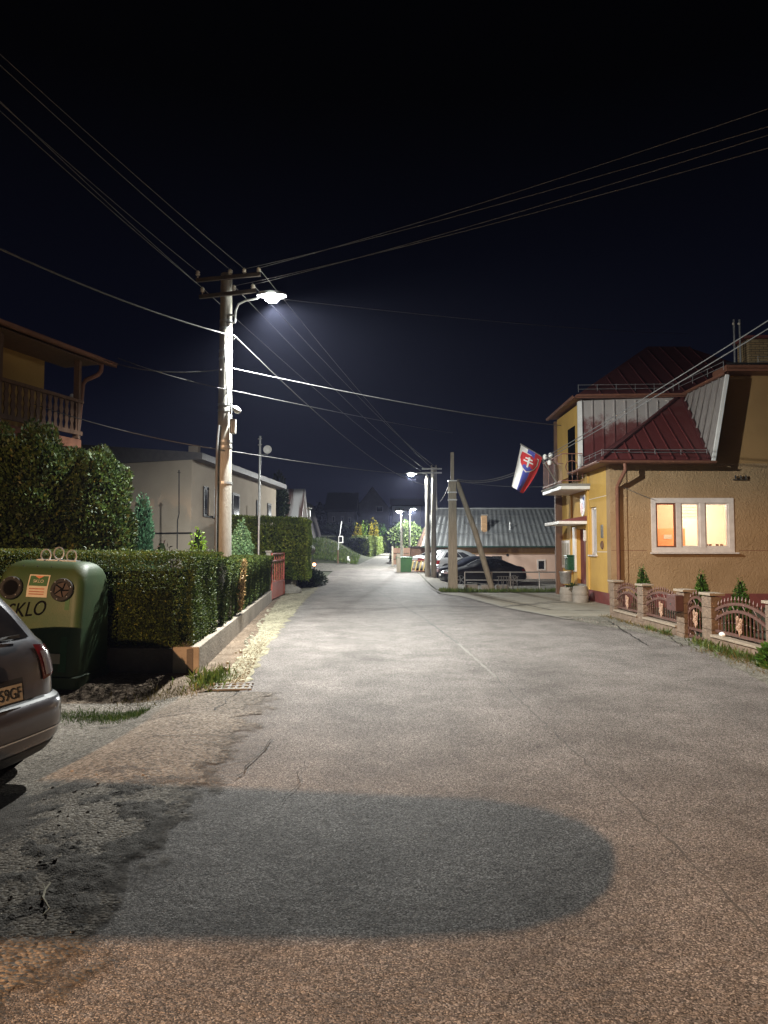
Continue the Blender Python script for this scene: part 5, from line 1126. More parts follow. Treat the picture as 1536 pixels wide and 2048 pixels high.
for a, b in zip(c_, c_[1:]):
    for z in (.10, .98): g.bar(a + V(0, 0, z), b + V(0, 0, z), .04, .025)
    n = max(2, int((b - a).length / .16))
    for k in range(n): p = a.lerp(b, k / n); g.bar(p, p + V(0, 0, .98), .012, .012)
c = V(6.1, 22.93, 4.35); g.tube([c + V(.2 * math.cos(rad(k)), 0, .2 * math.sin(rad(k))) for k in range(0, 361, 24)], .014, 6)
g.build('balcony_rail', MT['rust'], hs)
# oval coat of arms, plaques, letter box, notice boards
pq = thing('shield_plaque', 'oval white blue and red shield plaque above the entrance', 'plaque', (XW - .03, 23.75, 3.15))
def sh_pts(cy, cz, w, hgt, x): return [V(x, cy + w * a, cz + hgt * b) for a, b in ((-.5, .5), (.5, .5), (.5, 0), (.42, -.25), (.22, -.43), (0, -.5), (-.22, -.43), (-.42, -.25), (-.5, 0))]
MB().slab(sh_pts(23.75, 3.13, .52, .72, XW - .04), (.03, 0, 0)).build('shield', MT['white'], pq)
MB().slab(sh_pts(23.60, 3.22, .22, .40, XW - .045), (.004, 0, 0)).build('blue_field', M('bluefield', (.05, .08, .32), rough=.4), pq); MB().slab(sh_pts(23.83, 3.04, .24, .36, XW - .045), (.004, 0, 0)).build('red_field', M('redfield', (.45, .04, .04), rough=.4), pq)
lb = thing('letter_box', 'dark green rounded letter box on the wall beside the door', 'letter box', (XW - .12, 25.0, 1.1))
g = MB(); g.b2((XW - .30, 24.78, .95), (XW, 25.16, 1.42)); g.b2((XW - .33, 24.76, 1.422), (XW, 25.18, 1.48)); g.build('case', paint('greenbox', (.012, .07, .035), .25, .1), lb, bevel=.04); MB().b2((XW - .335, 24.83, 1.34), (XW - .301, 25.11, 1.37)).build('slot', MT['black'], lb)
nb = thing('notice_board', 'white framed notice board on the ochre wall beyond the door', 'notice board', (XW - .03, 25.9, 1.5))
MB().b2((XW - .06, 25.42, 1.0), (XW - .0, 26.5, 2.0)).build('board', MT['frame'], nb)
for a in (25.5, 25.84, 26.18): MB().b2((XW - .066, a, 1.1), (XW - .06, a + .26, 1.9)).build('sheet', MT['paper'], nb)
MB().b2((XW - .06, 24.68, .9), (XW, 24.98, 2.45)).build('door_surround', MT['white'], hs)
t = thing('wall_plate', 'small grey metal plate on the ochre wall beside the facade window', 'plate', (XW, 21.75, 2.2)); MB().b2((XW - .02, 21.63, 2.02), (XW, 21.85, 2.42)).build('plate', MT['steel'], t)
t = thing('round_plaque', 'small dark round plaque low on the ochre wall near the corner', 'plaque', (XW, 21.75, 1.78)); MB().lathe([(.13, 0), (.13, .02), (.09, .045), (.03, .05)], (XW, 21.75, 1.80), 18, Matrix.Rotation(rad(-90), 3, 'Y')).build('disc', MT['dkwood'], t)
t = thing('sign_case', 'small white sign case hanging beside the facade window', 'sign', (XW, 23.4, 2.2)); MB().b2((XW - .10, 23.34, 1.95), (XW - .0, 23.48, 2.3)).build('case', MT['frame'], t)
# drop wire on the gable
wire('thin pale drop wire running from the downpipe to the window frame', [P(1243, 972, 20.9), P(1310, 1000, 20.93)], .02, .007, 'litecable', None, 'drop_wire', 'wire')
# ------------------------------------------------------------------ flag on the balcony
fl = thing('flag', 'white blue and red flag with a red shield hanging from the balcony', 'flag', P(1112, 965, 22.9))
MB().tube([P(1114, 966, 22.95), P(1080, 911, 22.3), P(1041, 888, 21.9)], .022, 8).build('flagpole', MT['steel'], fl, smooth=True)
fc = {(0, 0): P(1042, 890, 21.9), (1, 0): P(1085, 915, 22.3), (0, 1): P(1025, 972, 21.85), (1, 1): P(1047, 986, 22.1)}
def fpos(s, t, o=0.0):
    p = (fc[0, 0] * (1 - s) + fc[1, 0] * s) * (1 - t) + (fc[0, 1] * (1 - s) + fc[1, 1] * s) * t
    w = math.sin(s * 7.5 + t * 1.5) * .075 * (.25 + t) + math.sin(s * 13 + 1) * .02 * t
    return p + V(.10 * math.sin(t * math.pi) * s * .8, w - o, -.05 * math.sin(s * 3.1) * t)
def fgrid(s0, s1, t0, t1, o=0, ns=8, ntt=16, test=None):
    g = MB(); v = [fpos(s0 + (s1 - s0) * i / ns, t0 + (t1 - t0) * j / ntt, o) for j in range(ntt + 1) for i in range(ns + 1)]
    return g.add(v, [(j * (ns + 1) + i, j * (ns + 1) + i + 1, (j + 1) * (ns + 1) + i + 1, (j + 1) * (ns + 1) + i) for j in range(ntt) for i in range(ns)])
clothm = lambda n, c: M(n, c, tuple(x * .85 for x in c), rough=.8, scale=3)
cb = MB()
MT['fred'], MT['fblue'], MT['fwhite'] = clothm('flagred', (.62, .045, .05)), clothm('flagblue', (.085, .10, .42)), clothm('flagwhite', (.78, .77, .74))
def panel(nm, s0, s1, m):
    me = fgrid(s0, s1, 0, 1); o = me.build(nm, m, fl, smooth=True); return o
panel('white_stripe', 0, .333, MT['fwhite']); panel('blue_stripe', .333, .667, MT['fblue']); panel('red_stripe', .667, 1, MT['fred'])
def fshape(pts, o): # polygon in (s,t), fan
    c = (sum(p[0] for p in pts) / len(pts), sum(p[1] for p in pts) / len(pts)); g = MB()
    for i in range(len(pts)):
        a, b = pts[i], pts[(i + 1) % len(pts)]; n = 4
        for k in range(n):
            f0, f1 = k / n, (k + 1) / n; L_ = lambda p, f: fpos(c[0] + (p[0] - c[0]) * f, c[1] + (p[1] - c[1]) * f, o)
            g.face([L_(a, f0), L_(b, f0), L_(b, f1), L_(a, f1)]) if k else g.face([L_(a, f1), L_(c, 0), L_(b, f1)])
    return g
shd = [(.18, .20), (.5, .20), (.82, .20), (.84, .34), (.78, .45), (.66, .53), (.5, .58), (.34, .53), (.22, .45), (.16, .34)]
shd = [(.08 + .78 * (s - .16) / .68, .12 + (t - .2) * 1.05) for s, t in shd]
fshape([(.47 + (s - .47) * 1.12, .31 + (t - .31) * 1.12) for s, t in shd], .012).build('shield_border', MT['fwhite'], fl); fshape(shd, .020).build('shield', MT['fred'], fl)
g = MB()
def fbar(s0, s1, t0, t1, o=.028): 
    q = fgrid(s0, s1, t0, t1, o, 3, 3); g.add(q.v, q.f)
fbar(.42, .50, .17, .42); fbar(.30, .62, .20, .235); fbar(.24, .68, .27, .305); g.build('double_cross', MT['fwhite'], fl)
fshape([(.2, .42), (.34, .37), (.47, .41), (.6, .37), (.74, .42), (.6, .485), (.47, .51), (.34, .485)], .024).build('blue_hills', MT['fblue'], fl)
# insulators in front of the balcony with the two service cables
sv = thing('service_bracket', 'white insulators on a bracket in front of the balcony', 'bracket', P(1105, 915, 22.4))
MB().tube([P(1112, 930, 22.9), P(1098, 918, 22.4), P(1090, 912, 22.3)], .02, 6).build('bracket', MT['steel'], sv)
for px, py in ((1090, 914), (1101, 911), (1099, 925)): MB().ball(P(px, py, 22.35), .07, 8, 6, (1, 1, 1.3)).build('insulator', MT['white'], sv)
gs = 'pair of pale service cables'
for k, (dy, lab) in enumerate(((0, 'upper of the two pale service cables from the timber pole past the flag'), (9, 'lower of the two pale service cables from the timber pole past the flag'))):
    wire(lab, [P(914, 958 + dy * .3, 30), P(1094, 912 + dy * .6, 22.2)], .35, .013, 'litecable', gs, 'service_cable', 'cable')
    o = wire(lab.replace('from the timber pole past the flag', 'from the flag up to the top right'), [P(1094, 912 + dy * .6, 22.2), P(1640, 575 + dy * 2.1, 11.5)], .05, .011, 'litecable', gs, 'service_cable', 'cable', on=1.5)
# ------------------------------------------------------------------ front garden fence
MT['split'] = M('split', (.22, .16, .115), (.14, .10, .072), rough=.95, scale=7, bump=1.0, bscale=20, c3=(.33, .25, .20), detail=12)
MT['capstone'] = M('capstone', (.32, .265, .20), (.25, .20, .15), rough=.8, scale=5, bump=.3)
MT['wrought'] = M('wrought', (.105, .055, .043), (.15, .078, .062), rough=.5, scale=10, metal=.2)
MT['flower'] = M('flower', (.42, .28, .20), (.34, .22, .15), rough=.5)
FXX = 5.62
PY = {'a': 17.6, 'b': 15.66, 'c': 13.55, 'd': 12.45, 'e': 10.35, 'f': 8.2}
def fence_pillar(y, label):
    t = thing('fence_pillar', label, 'pillar', (FXX + .1, y, 0), 0, 'split-stone pillars of the garden fence')
    g = MB(); r = random.Random(int(y * 10))
    for k in range(5): g.box((0, r.uniform(-.004, .004), -.1 + .19 * k + .09), (.20, .36, .184))
    g.build('shaft', MT['split'], t, world=False, bevel=.008)
    MB().box((0, 0, .885), (.27, .44, .045)).build('cap', MT['capstone'], t, world=False, bevel=.008)
for (k, lab) in (('a', 'split-stone fence pillar at the house corner beside the maroon plinth'), ('b', 'split-stone fence pillar between the two narrow wrought panels'), ('c', 'split-stone fence pillar carrying the brown letter box'), ('d', 'split-stone fence pillar on the road-near side of the little gate'), ('e', 'split-stone fence pillar at the picture edge after the wide panel')): fence_pillar(PY[k], lab)
def scroll(g, cx, y, z, s, m=1):
    g.tube([V(cx, y + m * s * .30 * math.sin(k * .55) * (1 - k * .04), z + s * (-.5 + k / 10)) for k in range(11)], .008, 4)
    for e, q in ((-.5, 1), (.5, -1)):
        g.tube([V(cx, y + m * q * s * .22 + s * .18 * math.cos(a * .8), z + s * e * .8 + s * .18 * math.sin(a * .8)) for a in range(8)], .007, 4)
def fence_panel(ya, yb, zb, label, name='fence_panel', gate=False):
    t = thing(name, label, 'gate' if gate else 'fence panel', (FXX, (ya + yb) / 2, 0), 0, None if gate else 'wrought-iron panels of the garden fence')
    L = yb - ya; mid = (ya + yb) / 2; arch = lambda y, base, rise: base + rise * (1 - ((y - mid) / (L / 2)) ** 2)
    x = FXX + .08; b0, r0, b1, r1 = (.46, .20, .62, .16) if not gate else (.46, .16, .62, .17)
    fr = MB(); ys = lin(ya, yb, L / 14)
    for b, r_ in ((b0, r0), (b1, r1)):
        for a, c in zip(ys, ys[1:]): fr.bar(V(x, a, arch(a, b, r_)), V(x, c, arch(c, b, r_)), .032, .045)
    fr.bar(V(x, ya, zb), V(x, yb, zb), .03, .045)
    if gate:
        fr.bar(V(x, ya + .015, .05), V(x, ya + .015, .63), .03, .03); fr.bar(V(x, yb - .015, .05), V(x, yb - .015, .63), .03, .03); fr.bar(V(x, ya, .06), V(x, yb, .06), .03, .05)
    fr.build('frame', MT['wrought'], t)
    n = int(round(L / .118)); 
    for k in range(1, n):
        y = ya + L * k / n; top = arch(y, b0, r0); g = MB(); g.bar(V(x, y, zb if not gate else zb), V(x, y, top), .017, .017); g.ball(V(x, y, (zb + top) / 2), .017, 6, 4)
        g.build('bar', MT['wrought'], t)
        g = MB(); tp = arch(y, b1, r1); g.bar(V(x, y, tp), V(x, y, tp + .05), .016, .016); g.lathe([(.009, .045), (.022, .065), (.018, .08), (.003, .125)], (x, y, tp), 6); g.build('spike', MT['wrought'], t)
    n2 = max(3, int(L / .17))
    for k in range(n2):
        y = ya + L * (k + .5) / n2; zz = (arch(y, b0, r0) + arch(y, b1, r1)) / 2; g = MB(); scroll(g, x, y, zz, arch(y, b1, r1) - arch(y, b0, r0), 1 if k % 2 else -1); g.build('scroll', MT['wrought'], t)
        if gate: g = MB(); scroll(g, x, y, .14, .13, 1 if k % 2 else -1); g.build('scroll', MT['wrought'], t)
    g = MB(); c = V(x - .03, mid, (zb + .6) / 2 + .02); r = random.Random(3)
    for bx_, bz_ in ((-.055, .07), (.05, .10), (-.01, -.01), (.06, -.06), (-.05, -.10)):
        for k in range(6): a = k * 1.047; o = V(-.004, bx_ + .026 * math.cos(a), bz_ + .026 * math.sin(a)); g.ball(c + o, .017, 6, 5, (.5, 1.0, 1.0))
        g.ball(c + V(-.012, bx_, bz_), .013, 6, 5)
    for k in range(5): g.tube([c + V(0, 0, -.18), c + V(0, .03 * (k - 2), -.05), c + V(0, .05 * (k - 2), .1)], .007, 4)
    g.build('flower_ornament', MT['flower'], t, smooth=True)
    return t
def base_wall(ya, yb, label):
    t = thing('base_wall', label, 'wall', (FXX + .1, (ya + yb) / 2, 0), 0, 'low split-stone walls under the fence panels'); g = MB(); n = max(2, int((yb - ya) / .40))
    for k in range(n): g.b2((FXX + .0, ya + (yb - ya) * k / n + .004, -.2), (FXX + .2, ya + (yb - ya) * (k + 1) / n - .004, .165))
    g.build('stone_course', MT['split'], t, bevel=.006); g = MB()
    for k in range(n): g.b2((FXX - .03, ya + (yb - ya) * k / n + .002, .166), (FXX + .23, ya + (yb - ya) * (k + 1) / n - .002, .205))
    g.build('coping', MT['capstone'], t, bevel=.004)
for a, b, l1, l2 in (('b', 'a', 'wrought-iron fence panel at the house corner, smallest and farthest up the road', 'low split-stone wall under the panel at the house corner'), ('c', 'b', 'wrought-iron fence panel just behind the brown letter box', 'low split-stone wall under the panel behind the letter box'), ('e', 'd', 'widest wrought-iron fence panel between the little gate and the picture edge', 'low split-stone wall under the widest panel, green weeds at its foot')):
    ya, yb = PY[a] + .185, PY[b] - .185; fence_panel(ya, yb, .27, l1); base_wall(ya, yb, l2)
fence_panel(PY['d'] + .185, PY['c'] - .185, .20, 'narrow wrought-iron garden gate with an arched top and brass flower', 'garden_gate', True)
base_wall(-1.0, PY['e'] - .185, 'low split-stone wall running on past the picture edge')
lbx = thing('letter_box', 'brown metal letter box on the stone pillar beside the little gate', 'letter box', (FXX - .05, PY['c'], .6))
MB().b2((FXX - .17, PY['c'] - .20, .50), (FXX - .01, PY['c'] + .22, .80)).build('case', M('boxbrown', (.085, .045, .04), (.11, .055, .05), rough=.4), lbx, bevel=.012); MB().b2((FXX - .176, PY['c'] - .02, .60), (FXX - .169, PY['c'] + .03, .65)).build('keyhole', MT['chrome'], lbx); MB().b2((FXX - .176, PY['c'] - .15, .73), (FXX - .169, PY['c'] + .15, .755)).build('flap', MT['wrought'], lbx)
for k, (px, Y, H, lab) in enumerate(((1286, 17.4, 1.30, 'small thuja behind the fence nearest the downpipe'), (1404, 14.6, 1.24, 'small thuja behind the fence below the window corner'), (1481, 13.1, 1.15, 'small thuja behind the widest fence panel'))):
    b = P(px, 1200, Y); cone_plant('small_thuja', lab, 'shrub', (b.x, b.y, 0), H, lambda t: .27 * (1 - t) ** .8 * (1.0 if t > .15 else .8), LM['smallthuja'], 4200, .055, 70 + k, group='young thujas in the front garden', jitter=.5, up=1.2)
st_ = MB().ball((FXX + .06, 12.0, .235), .06, 8, 6, (.8, 1.4, .7)); tag(st_.build('white_stone', MT['white']), 'small whitish stone lying on the coping under the widest panel', 'stone')
grass('grass', 1500, lambda r: (FXX - .06 - abs(r.gauss(0, .14)), r.uniform(8.6, 12.4)), .05, .16, LM['grass'], 54)
grass('grass', 900, lambda r: (FXX - .25 - abs(r.gauss(0, .16)), r.uniform(8.8, 11.8)), .03, .08, LM['drygrass'], 55)
grass('grass', 700, lambda r: (FXX - .08 - abs(r.gauss(0, .10)), r.uniform(13.6, 17.8)), .03, .10, LM['drygrass'], 56)
blobs(62, [(5.48, 9.9, .10, .20, .4, .22)], 900, .10, 'weed_clump', 'bright green weed clump at the foot of the low wall by the picture edge', 'weeds', (5.48, 9.9, 0), LM['smallthuja'], trunkh=.1)
grass('grass', 260, lambda r: (FXX - .10 - abs(r.gauss(0, .06)), r.choice((12.5, 13.9, 14.6)) + r.gauss(0, .15)), .07, .16, LM['grass'], 57)
# ------------------------------------------------------------------ timber-look pole with brace, railing, rack
def gnd(px, Y): x = (px - 768) / F * Y; return V(x, Y, h(x, Y))
tb = gnd(905, 30.0); tp = thing('braced_pole', 'grey squared pole with a slanting brace in the grass strip by the railing', 'utility pole', tb)
g = MB(); w = .20
top = P(905, 905, 30.0)
g.hexa([tb + V(-w, -.16, -.3), tb + V(w, -.16, -.3), tb + V(w, .16, -.3), tb + V(-w, .16, -.3)] + [V(tb.x + s * .155, 30 + e * .12, P(905, 962, 30).z) for s, e in ((-1, -1), (1, -1), (1, 1), (-1, 1))]); g.build('lower_post', MT['wood'], tp, bevel=.02)
g = MB(); g.bar(V(tb.x, 29.98, P(905, 985, 30).z), V(tb.x, 29.98, top.z), .145, .12); g.build('upper_post', MT['wood'], tp, bevel=.01)
g = MB(); g.tube([gnd(986, 30.6) + V(0, 0, -.1), P(950, 1062, 30.3), P(913, 960, 30.05)], [.13, .12, .10], 10); g.build('brace', MT['wood'], tp, smooth=True)
for y in (962, 985, 1000): MB().box((tb.x, 29.98, P(905, y, 30).z), (.37, .30, .05)).build('band', MT['steel'], tp)
MB().lathe([(.05, -.1), (.06, 0), (.04, .1)], P(898, 978, 29.9), 10).build('insulator', MT['porcelain'], tp)
wire('dark cable from the timber pole to the pale pink house roof edge', [P(900, 965, 30), P(880, 1003, 44)], .1, .012, 'cable', None, 'drop_wire', 'wire')
wire('dark wire running from the braced pole to the ochre house side', [P(912, 962, 30), P(1118, 972, 27)], .12, .009, 'cable', None, 'drop_wire', 'wire')
RA, RB = gnd(929, 31.2), gnd(1122, 31.2); RA.z = RB.z = -.12
rl_ = thing('metal_railing', 'galvanised two-bar railing between the grass strip and the parked cars', 'railing', (RA + RB) / 2)
for z in (.45, .80): MB().tube([RA + V(0, 0, z), RB + V(0, 0, z)], .028, 8).build('rail', MT['steel'], rl_)
for k in (0, .28, .47, .77, 1.0): p = RA.lerp(RB, k); MB().tube([p + V(0, 0, -.2), p + V(0, 0, .80)], .028, 8).build('post', MT['steel'], rl_)
rk = thing('bicycle_rack', 'pale metal zigzag bicycle rack leaning against the railing', 'bicycle rack', gnd(1014, 30.9)); o = gnd(1014, 30.9); o.z = -.13
g = MB()
for k in range(4):
    x0 = -.42 + .22 * k; g.tube([o + V(x0, 0, 0), o + V(x0 + .05, .05, .62), o + V(x0 + .16, .05, .62), o + V(x0 + .21, 0, 0)], .016, 6)
g.build('loop', MT['litecable'], rk); MB().tube([o + V(-.45, .06, .63), o + V(.5, .06, .63)], .016, 6).build('crossbar', MT['litecable'], rk); MB().tube([o + V(-.45, 0, .05), o + V(.5, 0, .05)], .016, 6).build('foot_bar', MT['litecable'], rk)
grass('grass', 4200, lambda r: (lambda x: (x, 28.1 + r.gauss(0, .32) + .03 * x))(r.uniform(2.2, 8.2) if r.random() < .85 else r.uniform(2.2, 3.5)), .06, .20, LM['grass'], 58)
for k, (px, lab) in enumerate(((942, 'dark concrete block behind the railing beside the braced pole'), (973, 'dark concrete block behind the railing under the brace'), (1003, 'dark concrete block behind the railing behind the bicycle rack'))):
    b = gnd(px, 32.0); b.z = h(b.x, b.y); tag(MB().box((b.x, b.y, b.z + .13), (.55, .35, .28)).build('concrete_block', MT['concrete'], bevel=.03), lab, 'block', 'blocks behind the railing')
# planters and bin before the entrance
def planter(px, Y, H, R, lab, plant):
    b = gnd(px, Y); t = thing('planter', lab, 'planter', b, 0, 'round concrete planters at the entrance')
    MB().lathe([(R * .93, -.1), (R * .95, 0), (R, H * .40), (R * .94, H * .44), (R * .97, H * .48), (R * 1.02, H * .62), (R * .86, H * .98), (R * .80, H), (R * .74, H * .97), (R * .70, H * .85)], b, 24).build('bowl', MT['concrete'], t, smooth=True)
    MB().lathe([(R * .76, H * .90), (R * .76, H * .92)], b, 18).build('soil', MT['soil'], t)
    if plant:
        g = np.random.default_rng(int(px)); k = 420; d = g.normal(0, 1, (k, 3)); d /= np.linalg.norm(d, axis=1)[:, None]; p = d * [.16, .16, .12] * g.uniform(.5, 1.1, (k, 1)) + [b.x + .12, b.y - .1, b.z + H * .92]
        leafmesh('plant', p, d + [0, 0, .4], np.full(k, .07), LM['thuja'], t, int(px))
planter(1159, 22.4, .52, .25, 'round concrete planter nearest the door step, only soil inside', False)
planter(1133, 23.0, .46, .25, 'round concrete planter with a drooping green plant over its rim', True)
bn = gnd(1130, 24.0); t = thing('litter_bin', 'grey metal litter bin raised on a post behind the planters', 'litter bin', bn)
MB().lathe([(.15, .52), (.17, .56), (.20, .88), (.22, .9), (.22, .93), (.19, .93), (.18, .85)], bn, 20).build('drum', MT['steel'], t, smooth=True); MB().cyl(bn + V(0, 0, -.1), bn + V(0, 0, .45), .04, n=10).build('post', MT['steel'], t)
# ------------------------------------------------------------------ pale pink house with corrugated roof
MT['pink'] = stucco('pink', (.62, .45, .36), (.55, .40, .32), 10, .2)
def sheetroof(name, c1, c2):
    return M(name, c1, c2, rough=.5, scale=.9, metal=.1, detail=9)
MT['tin'] = sheetroof('tin', (.27, .28, .28), (.19, .20, .205))
ph = thing('pink_house', 'low pale pink house with a large grey corrugated metal roof', 'house', (7.5, 48, -.2))
hx0, hx1, hy0 = 2.75, 14.5, 45.6; zb_ = h(6, 46) - .3; zev = P(900, 1093, hy0 - .5).z
g = MB(); wnd = [(984, 1003, 1112, 1126), (1074, 1091, 1119, 1141)]
MB().b2((hx0, hy0, zb_), (hx1, hy0 + 8, zev - .02)).build('wall', MT['pink'], ph)
MB().b2((hx0 - .05, hy0 - .10, zev - .46), (hx1, hy0 - .002, zev - .05)).build('fascia', M('fascia', (.30, .17, .06), (.24, .13, .05), rough=.6), ph)
MB().b2((hx0 - .35, hy0 - .62, zev - .06), (hx1, hy0 - .48, zev + .03)).build('gutter', M('darkgreen', (.02, .05, .035), rough=.5), ph)
ra, rb = V(hx0 - .35, hy0 - .55, zev), V(hx1, hy0 - .55, zev); rc, rd_ = V(hx1, 50.2, P(900, 1018, 50.2).z), V(P(865, 1018, 50.2).x, 50.2, P(900, 1018, 50.2).z)
n = 72; g = MB(); v = []
nrm_ = (rb - ra).cross(rd_ - ra).normalized()
for k in range(n * 2 + 1):
    f = k / (n * 2); o = nrm_ * (.032 if (k % 4) in (1, 2) else 0); v += [ra.lerp(rb, f) + o, rd_.lerp(rc, f) + o]
g.add(v, [(2 * i, 2 * i + 2, 2 * i + 3, 2 * i + 1) for i in range(n * 2)])
rfo = g.build('roof', MT['tin'], ph)
for k in (.30, .55, .78): attach(MB().bar(ra.lerp(rd_, k) + nrm_ * .05, rb.lerp(rc, k) + nrm_ * .05, .02, .03, up=nrm_).build('sheet_lap', MT['steel'], None), rfo)
MB().slab([ra, rd_, V(rd_.x, 51, rd_.z - .2), V(ra.x, 54, zev)], (.03, 0, -.03)).build('gable_end', MT['dkwood'], ph)
MB().bar(rd_ + V(0, 0, .03), rc + V(0, 0, .03), .25, .10).build('ridge_cap', MT['tin'], ph)
c0, c1 = P(963.5, 1070, 47.0), P(973.5, 1031, 47.0); chq = MB().b2((c0.x, 46.9, c0.z - .4), (c1.x, 47.3, c1.z)).build('chimney', brickmat('farbrick', (.50, .30, .14), (.40, .22, .10), (.20, .16, .12), bw=.24, rh=.08), ph)
attach(MB().b2((c0.x - .05, 46.85, c1.z), (c1.x + .05, 47.35, c1.z + .06)).build('chimney_cap', MT['concrete'], None), chq)
MB().cyl(P(1020, 1070, 47.2), P(1020, 1044, 47.2), .05, n=8).build('vent_pipe', MT['steel'], ph)
def win(parent, x0, x1, z0, z1, y, fm, pm):
    f = MB(); s = .09
    for a, b in (((x0, z0), (x1, z0 + s)), ((x0, z1 - s), (x1, z1)), ((x0, z0 + s), (x0 + s, z1 - s)), ((x1 - s, z0 + s), (x1, z1 - s))): f.b2((a[0], y - .05, a[1]), (b[0], y - .002, b[1]))
    f = f.build('window', fm, parent); attach(MB().b2((x0 + s, y - .02, z0 + s), (x1 - s, y - .004, z1 - s)).build('pane', pm, None), f); return f
for (a, b, c, d) in wnd:
    q0, q1 = P(a, d, hy0), P(b, c, hy0); win(ph, q0.x, q1.x, q0.z, q1.z, hy0, MT['frame'] if a > 1000 else MT['dark'], MT['glassdark'])
vq = P(1015, 1110, hy0); MB().lathe([(.09, 0), (.09, .03)], vq, 12, Matrix.Rotation(rad(90), 3, 'X')).build('vent', MT['dark'], ph)
# dark brown lean-to at its end, with grey fence
q = gnd(838, 47.5); lt = thing('dark_shed', 'dark brown flat shed front beside the pale pink house', 'shed', q); a, b = P(822, 1128, 47.5), P(853, 1095, 47.5); MB().b2((a.x, 47.5, h(a.x, 47.5)), (b.x, 49, b.z)).build('wall', MT['dkwood'], lt); MB().b2((a.x - .15, 47.3, b.z), (b.x + .1, 49.2, b.z + .08)).build('roof', MT['dark'], lt)
q = gnd(802, 52); ft = thing('board_fence', 'grey board fence left of the dark shed', 'fence', q)
a, b = P(785, 1120, 52), P(825, 1106, 52)
for k in range(3): MB().b2((a.x, 52, h(0, 52) + .1 + .42 * k), (b.x, 52.05, h(0, 52) + .48 + .42 * k)).build('board', MT['dkwood'], ft)
for k in (0, .5, 1): x = a.x + (b.x - a.x) * k; MB().b2((x - .06, 51.92, h(0, 52) - .2), (x + .06, 51.99, h(0, 52) + 1.45)).build('post', MT['wood'], ft)
# yellow zigzag barrier and green bin
q = gnd(838, 44.2); br = thing('zigzag_barrier', 'low barrier with pale diagonal bars beside the white car', 'barrier', q)
for k in range(6): MB().bar(q + V(-.75 + .25 * k, 0, .1), q + V(-.60 + .25 * k, 0, .72), .07, .03, up=(0, 1, 0)).build('bar', M('yellowpaint', (.55, .42, .16), (.45, .34, .12)), br)
for z in (.08, .74): MB().bar(q + V(-.8, 0, z), q + V(.8, 0, z), .06, .04).build('rail', MT['rust'], br)
for x in (-.8, .8): MB().bar(q + V(x, 0, -.1), q + V(x, 0, .9), .08, .08).build('post', MT['rust'], br)
q = gnd(808, 44.5); gb_ = thing('green_bin', 'small green bin between two posts at the bend', 'bin', q); loft(MB(), [[q + V(x * .5 * s, y * .4 * s, z) for x, y in ((-1, -1), (1, -1), (1, 1), (-1, 1))] for z, s in ((0, .85), (.85, 1.0), (.88, 1.08), (.95, 1.0))]).build('body', MT['green'], gb_, bevel=.02)
MB().bar(q + V(-.5, .43, .97), q + V(.5, .43, .97), .05, .05).build('handle', MT['dark'], gb_)
for px, lab in ((797, 'thick dark post on the road side of the green bin'), ):
    q = gnd(px, 44.2); tag(MB().bar(q + V(0, 0, -.1), q + V(0, 0, 1.15), .24, .24).build('gate_post', MT['wood']), lab, 'post')
# far lamp poles ------------------------------------------------------------------------
def lamp_pole(label, base, topz, r0, r1, llab, head, watts, armr=.03, glow=1.0, twin=None):
    t = thing('lamp_pole', label, 'utility pole', base); g = MB(); post(g, base, topz - base.z, r0, r1, 12); g.build('shaft', MT['pole'], t, smooth=True)
    if twin:
        g = MB(); post(g, base + V(*twin[:3]), twin[3] - base.z, r0 * 1.0, r1, 12); g.build('shaft', MT['pole'], t, smooth=True)
    a = V(base.x, base.y, topz - .25); s = 1 if head.x > base.x else -1
    street_lamp(llab, a, head, [a, a + V(.02 * s, 0, .35), V(a.x + (head.x - a.x) * .35, base.y, head.z + .06), head + V(-.25 * s, 0, .06), head + V(-.1 * s, 0, .04)], watts, glow=glow, pr=armr)
    return t
b = gnd(855, 39.5); b.z = .0
fp = lamp_pole('double concrete pole at the parking lot carrying a lit lamp over the road', b, P(852, 952, 39.5).z, .16, .11, 'lit street lamp on the double pole above the parking lot', P(823, 948, 39.5), FAR_W, glow=1.25, twin=(.36, .22, 0, P(852, 934, 39.5).z))
for z in (P(852, 938, 39.5).z, P(852, 946, 39.5).z): MB().bar(V(b.x - .3, 39.4, z), V(b.x + .8, 39.4, z), .06, .08).build('crossarm', MT['steel'], fp)
tw = thing('transformer_mast', 'dark narrow lattice mast rising behind the double lamp pole', 'mast', gnd(868, 50))
mb0 = gnd(868, 50)
for dx in (-.22, .22): MB().bar(mb0 + V(dx, 0, 0), V(mb0.x + dx * .7, 50, P(868, 930, 50).z), .10, .10).build('upright', MT['pole'], tw)
for k in range(7): z = 1.2 + k * .8; MB().bar(V(mb0.x - .22, 50, z), V(mb0.x + .22, 50, z), .06, .06).build('rung', MT['steel'], tw)
b = gnd(803, 48); lamp_pole('slim grey pole with a lit lamp before the leafy tree', b, P(805, 1030, 48).z, .10, .06, 'lit lamp on the slim grey pole before the leafy tree', P(800, 1023, 48), 2200, glow=1.1)
b = gnd(819, 66); lamp_pole('pale far pole with a lamp behind the leafy tree', b, P(818, 1022, 66).z, .12, .08, 'lit lamp farthest up the side street behind the leafy tree', P(826, 1018, 66), 8000, glow=1.3)
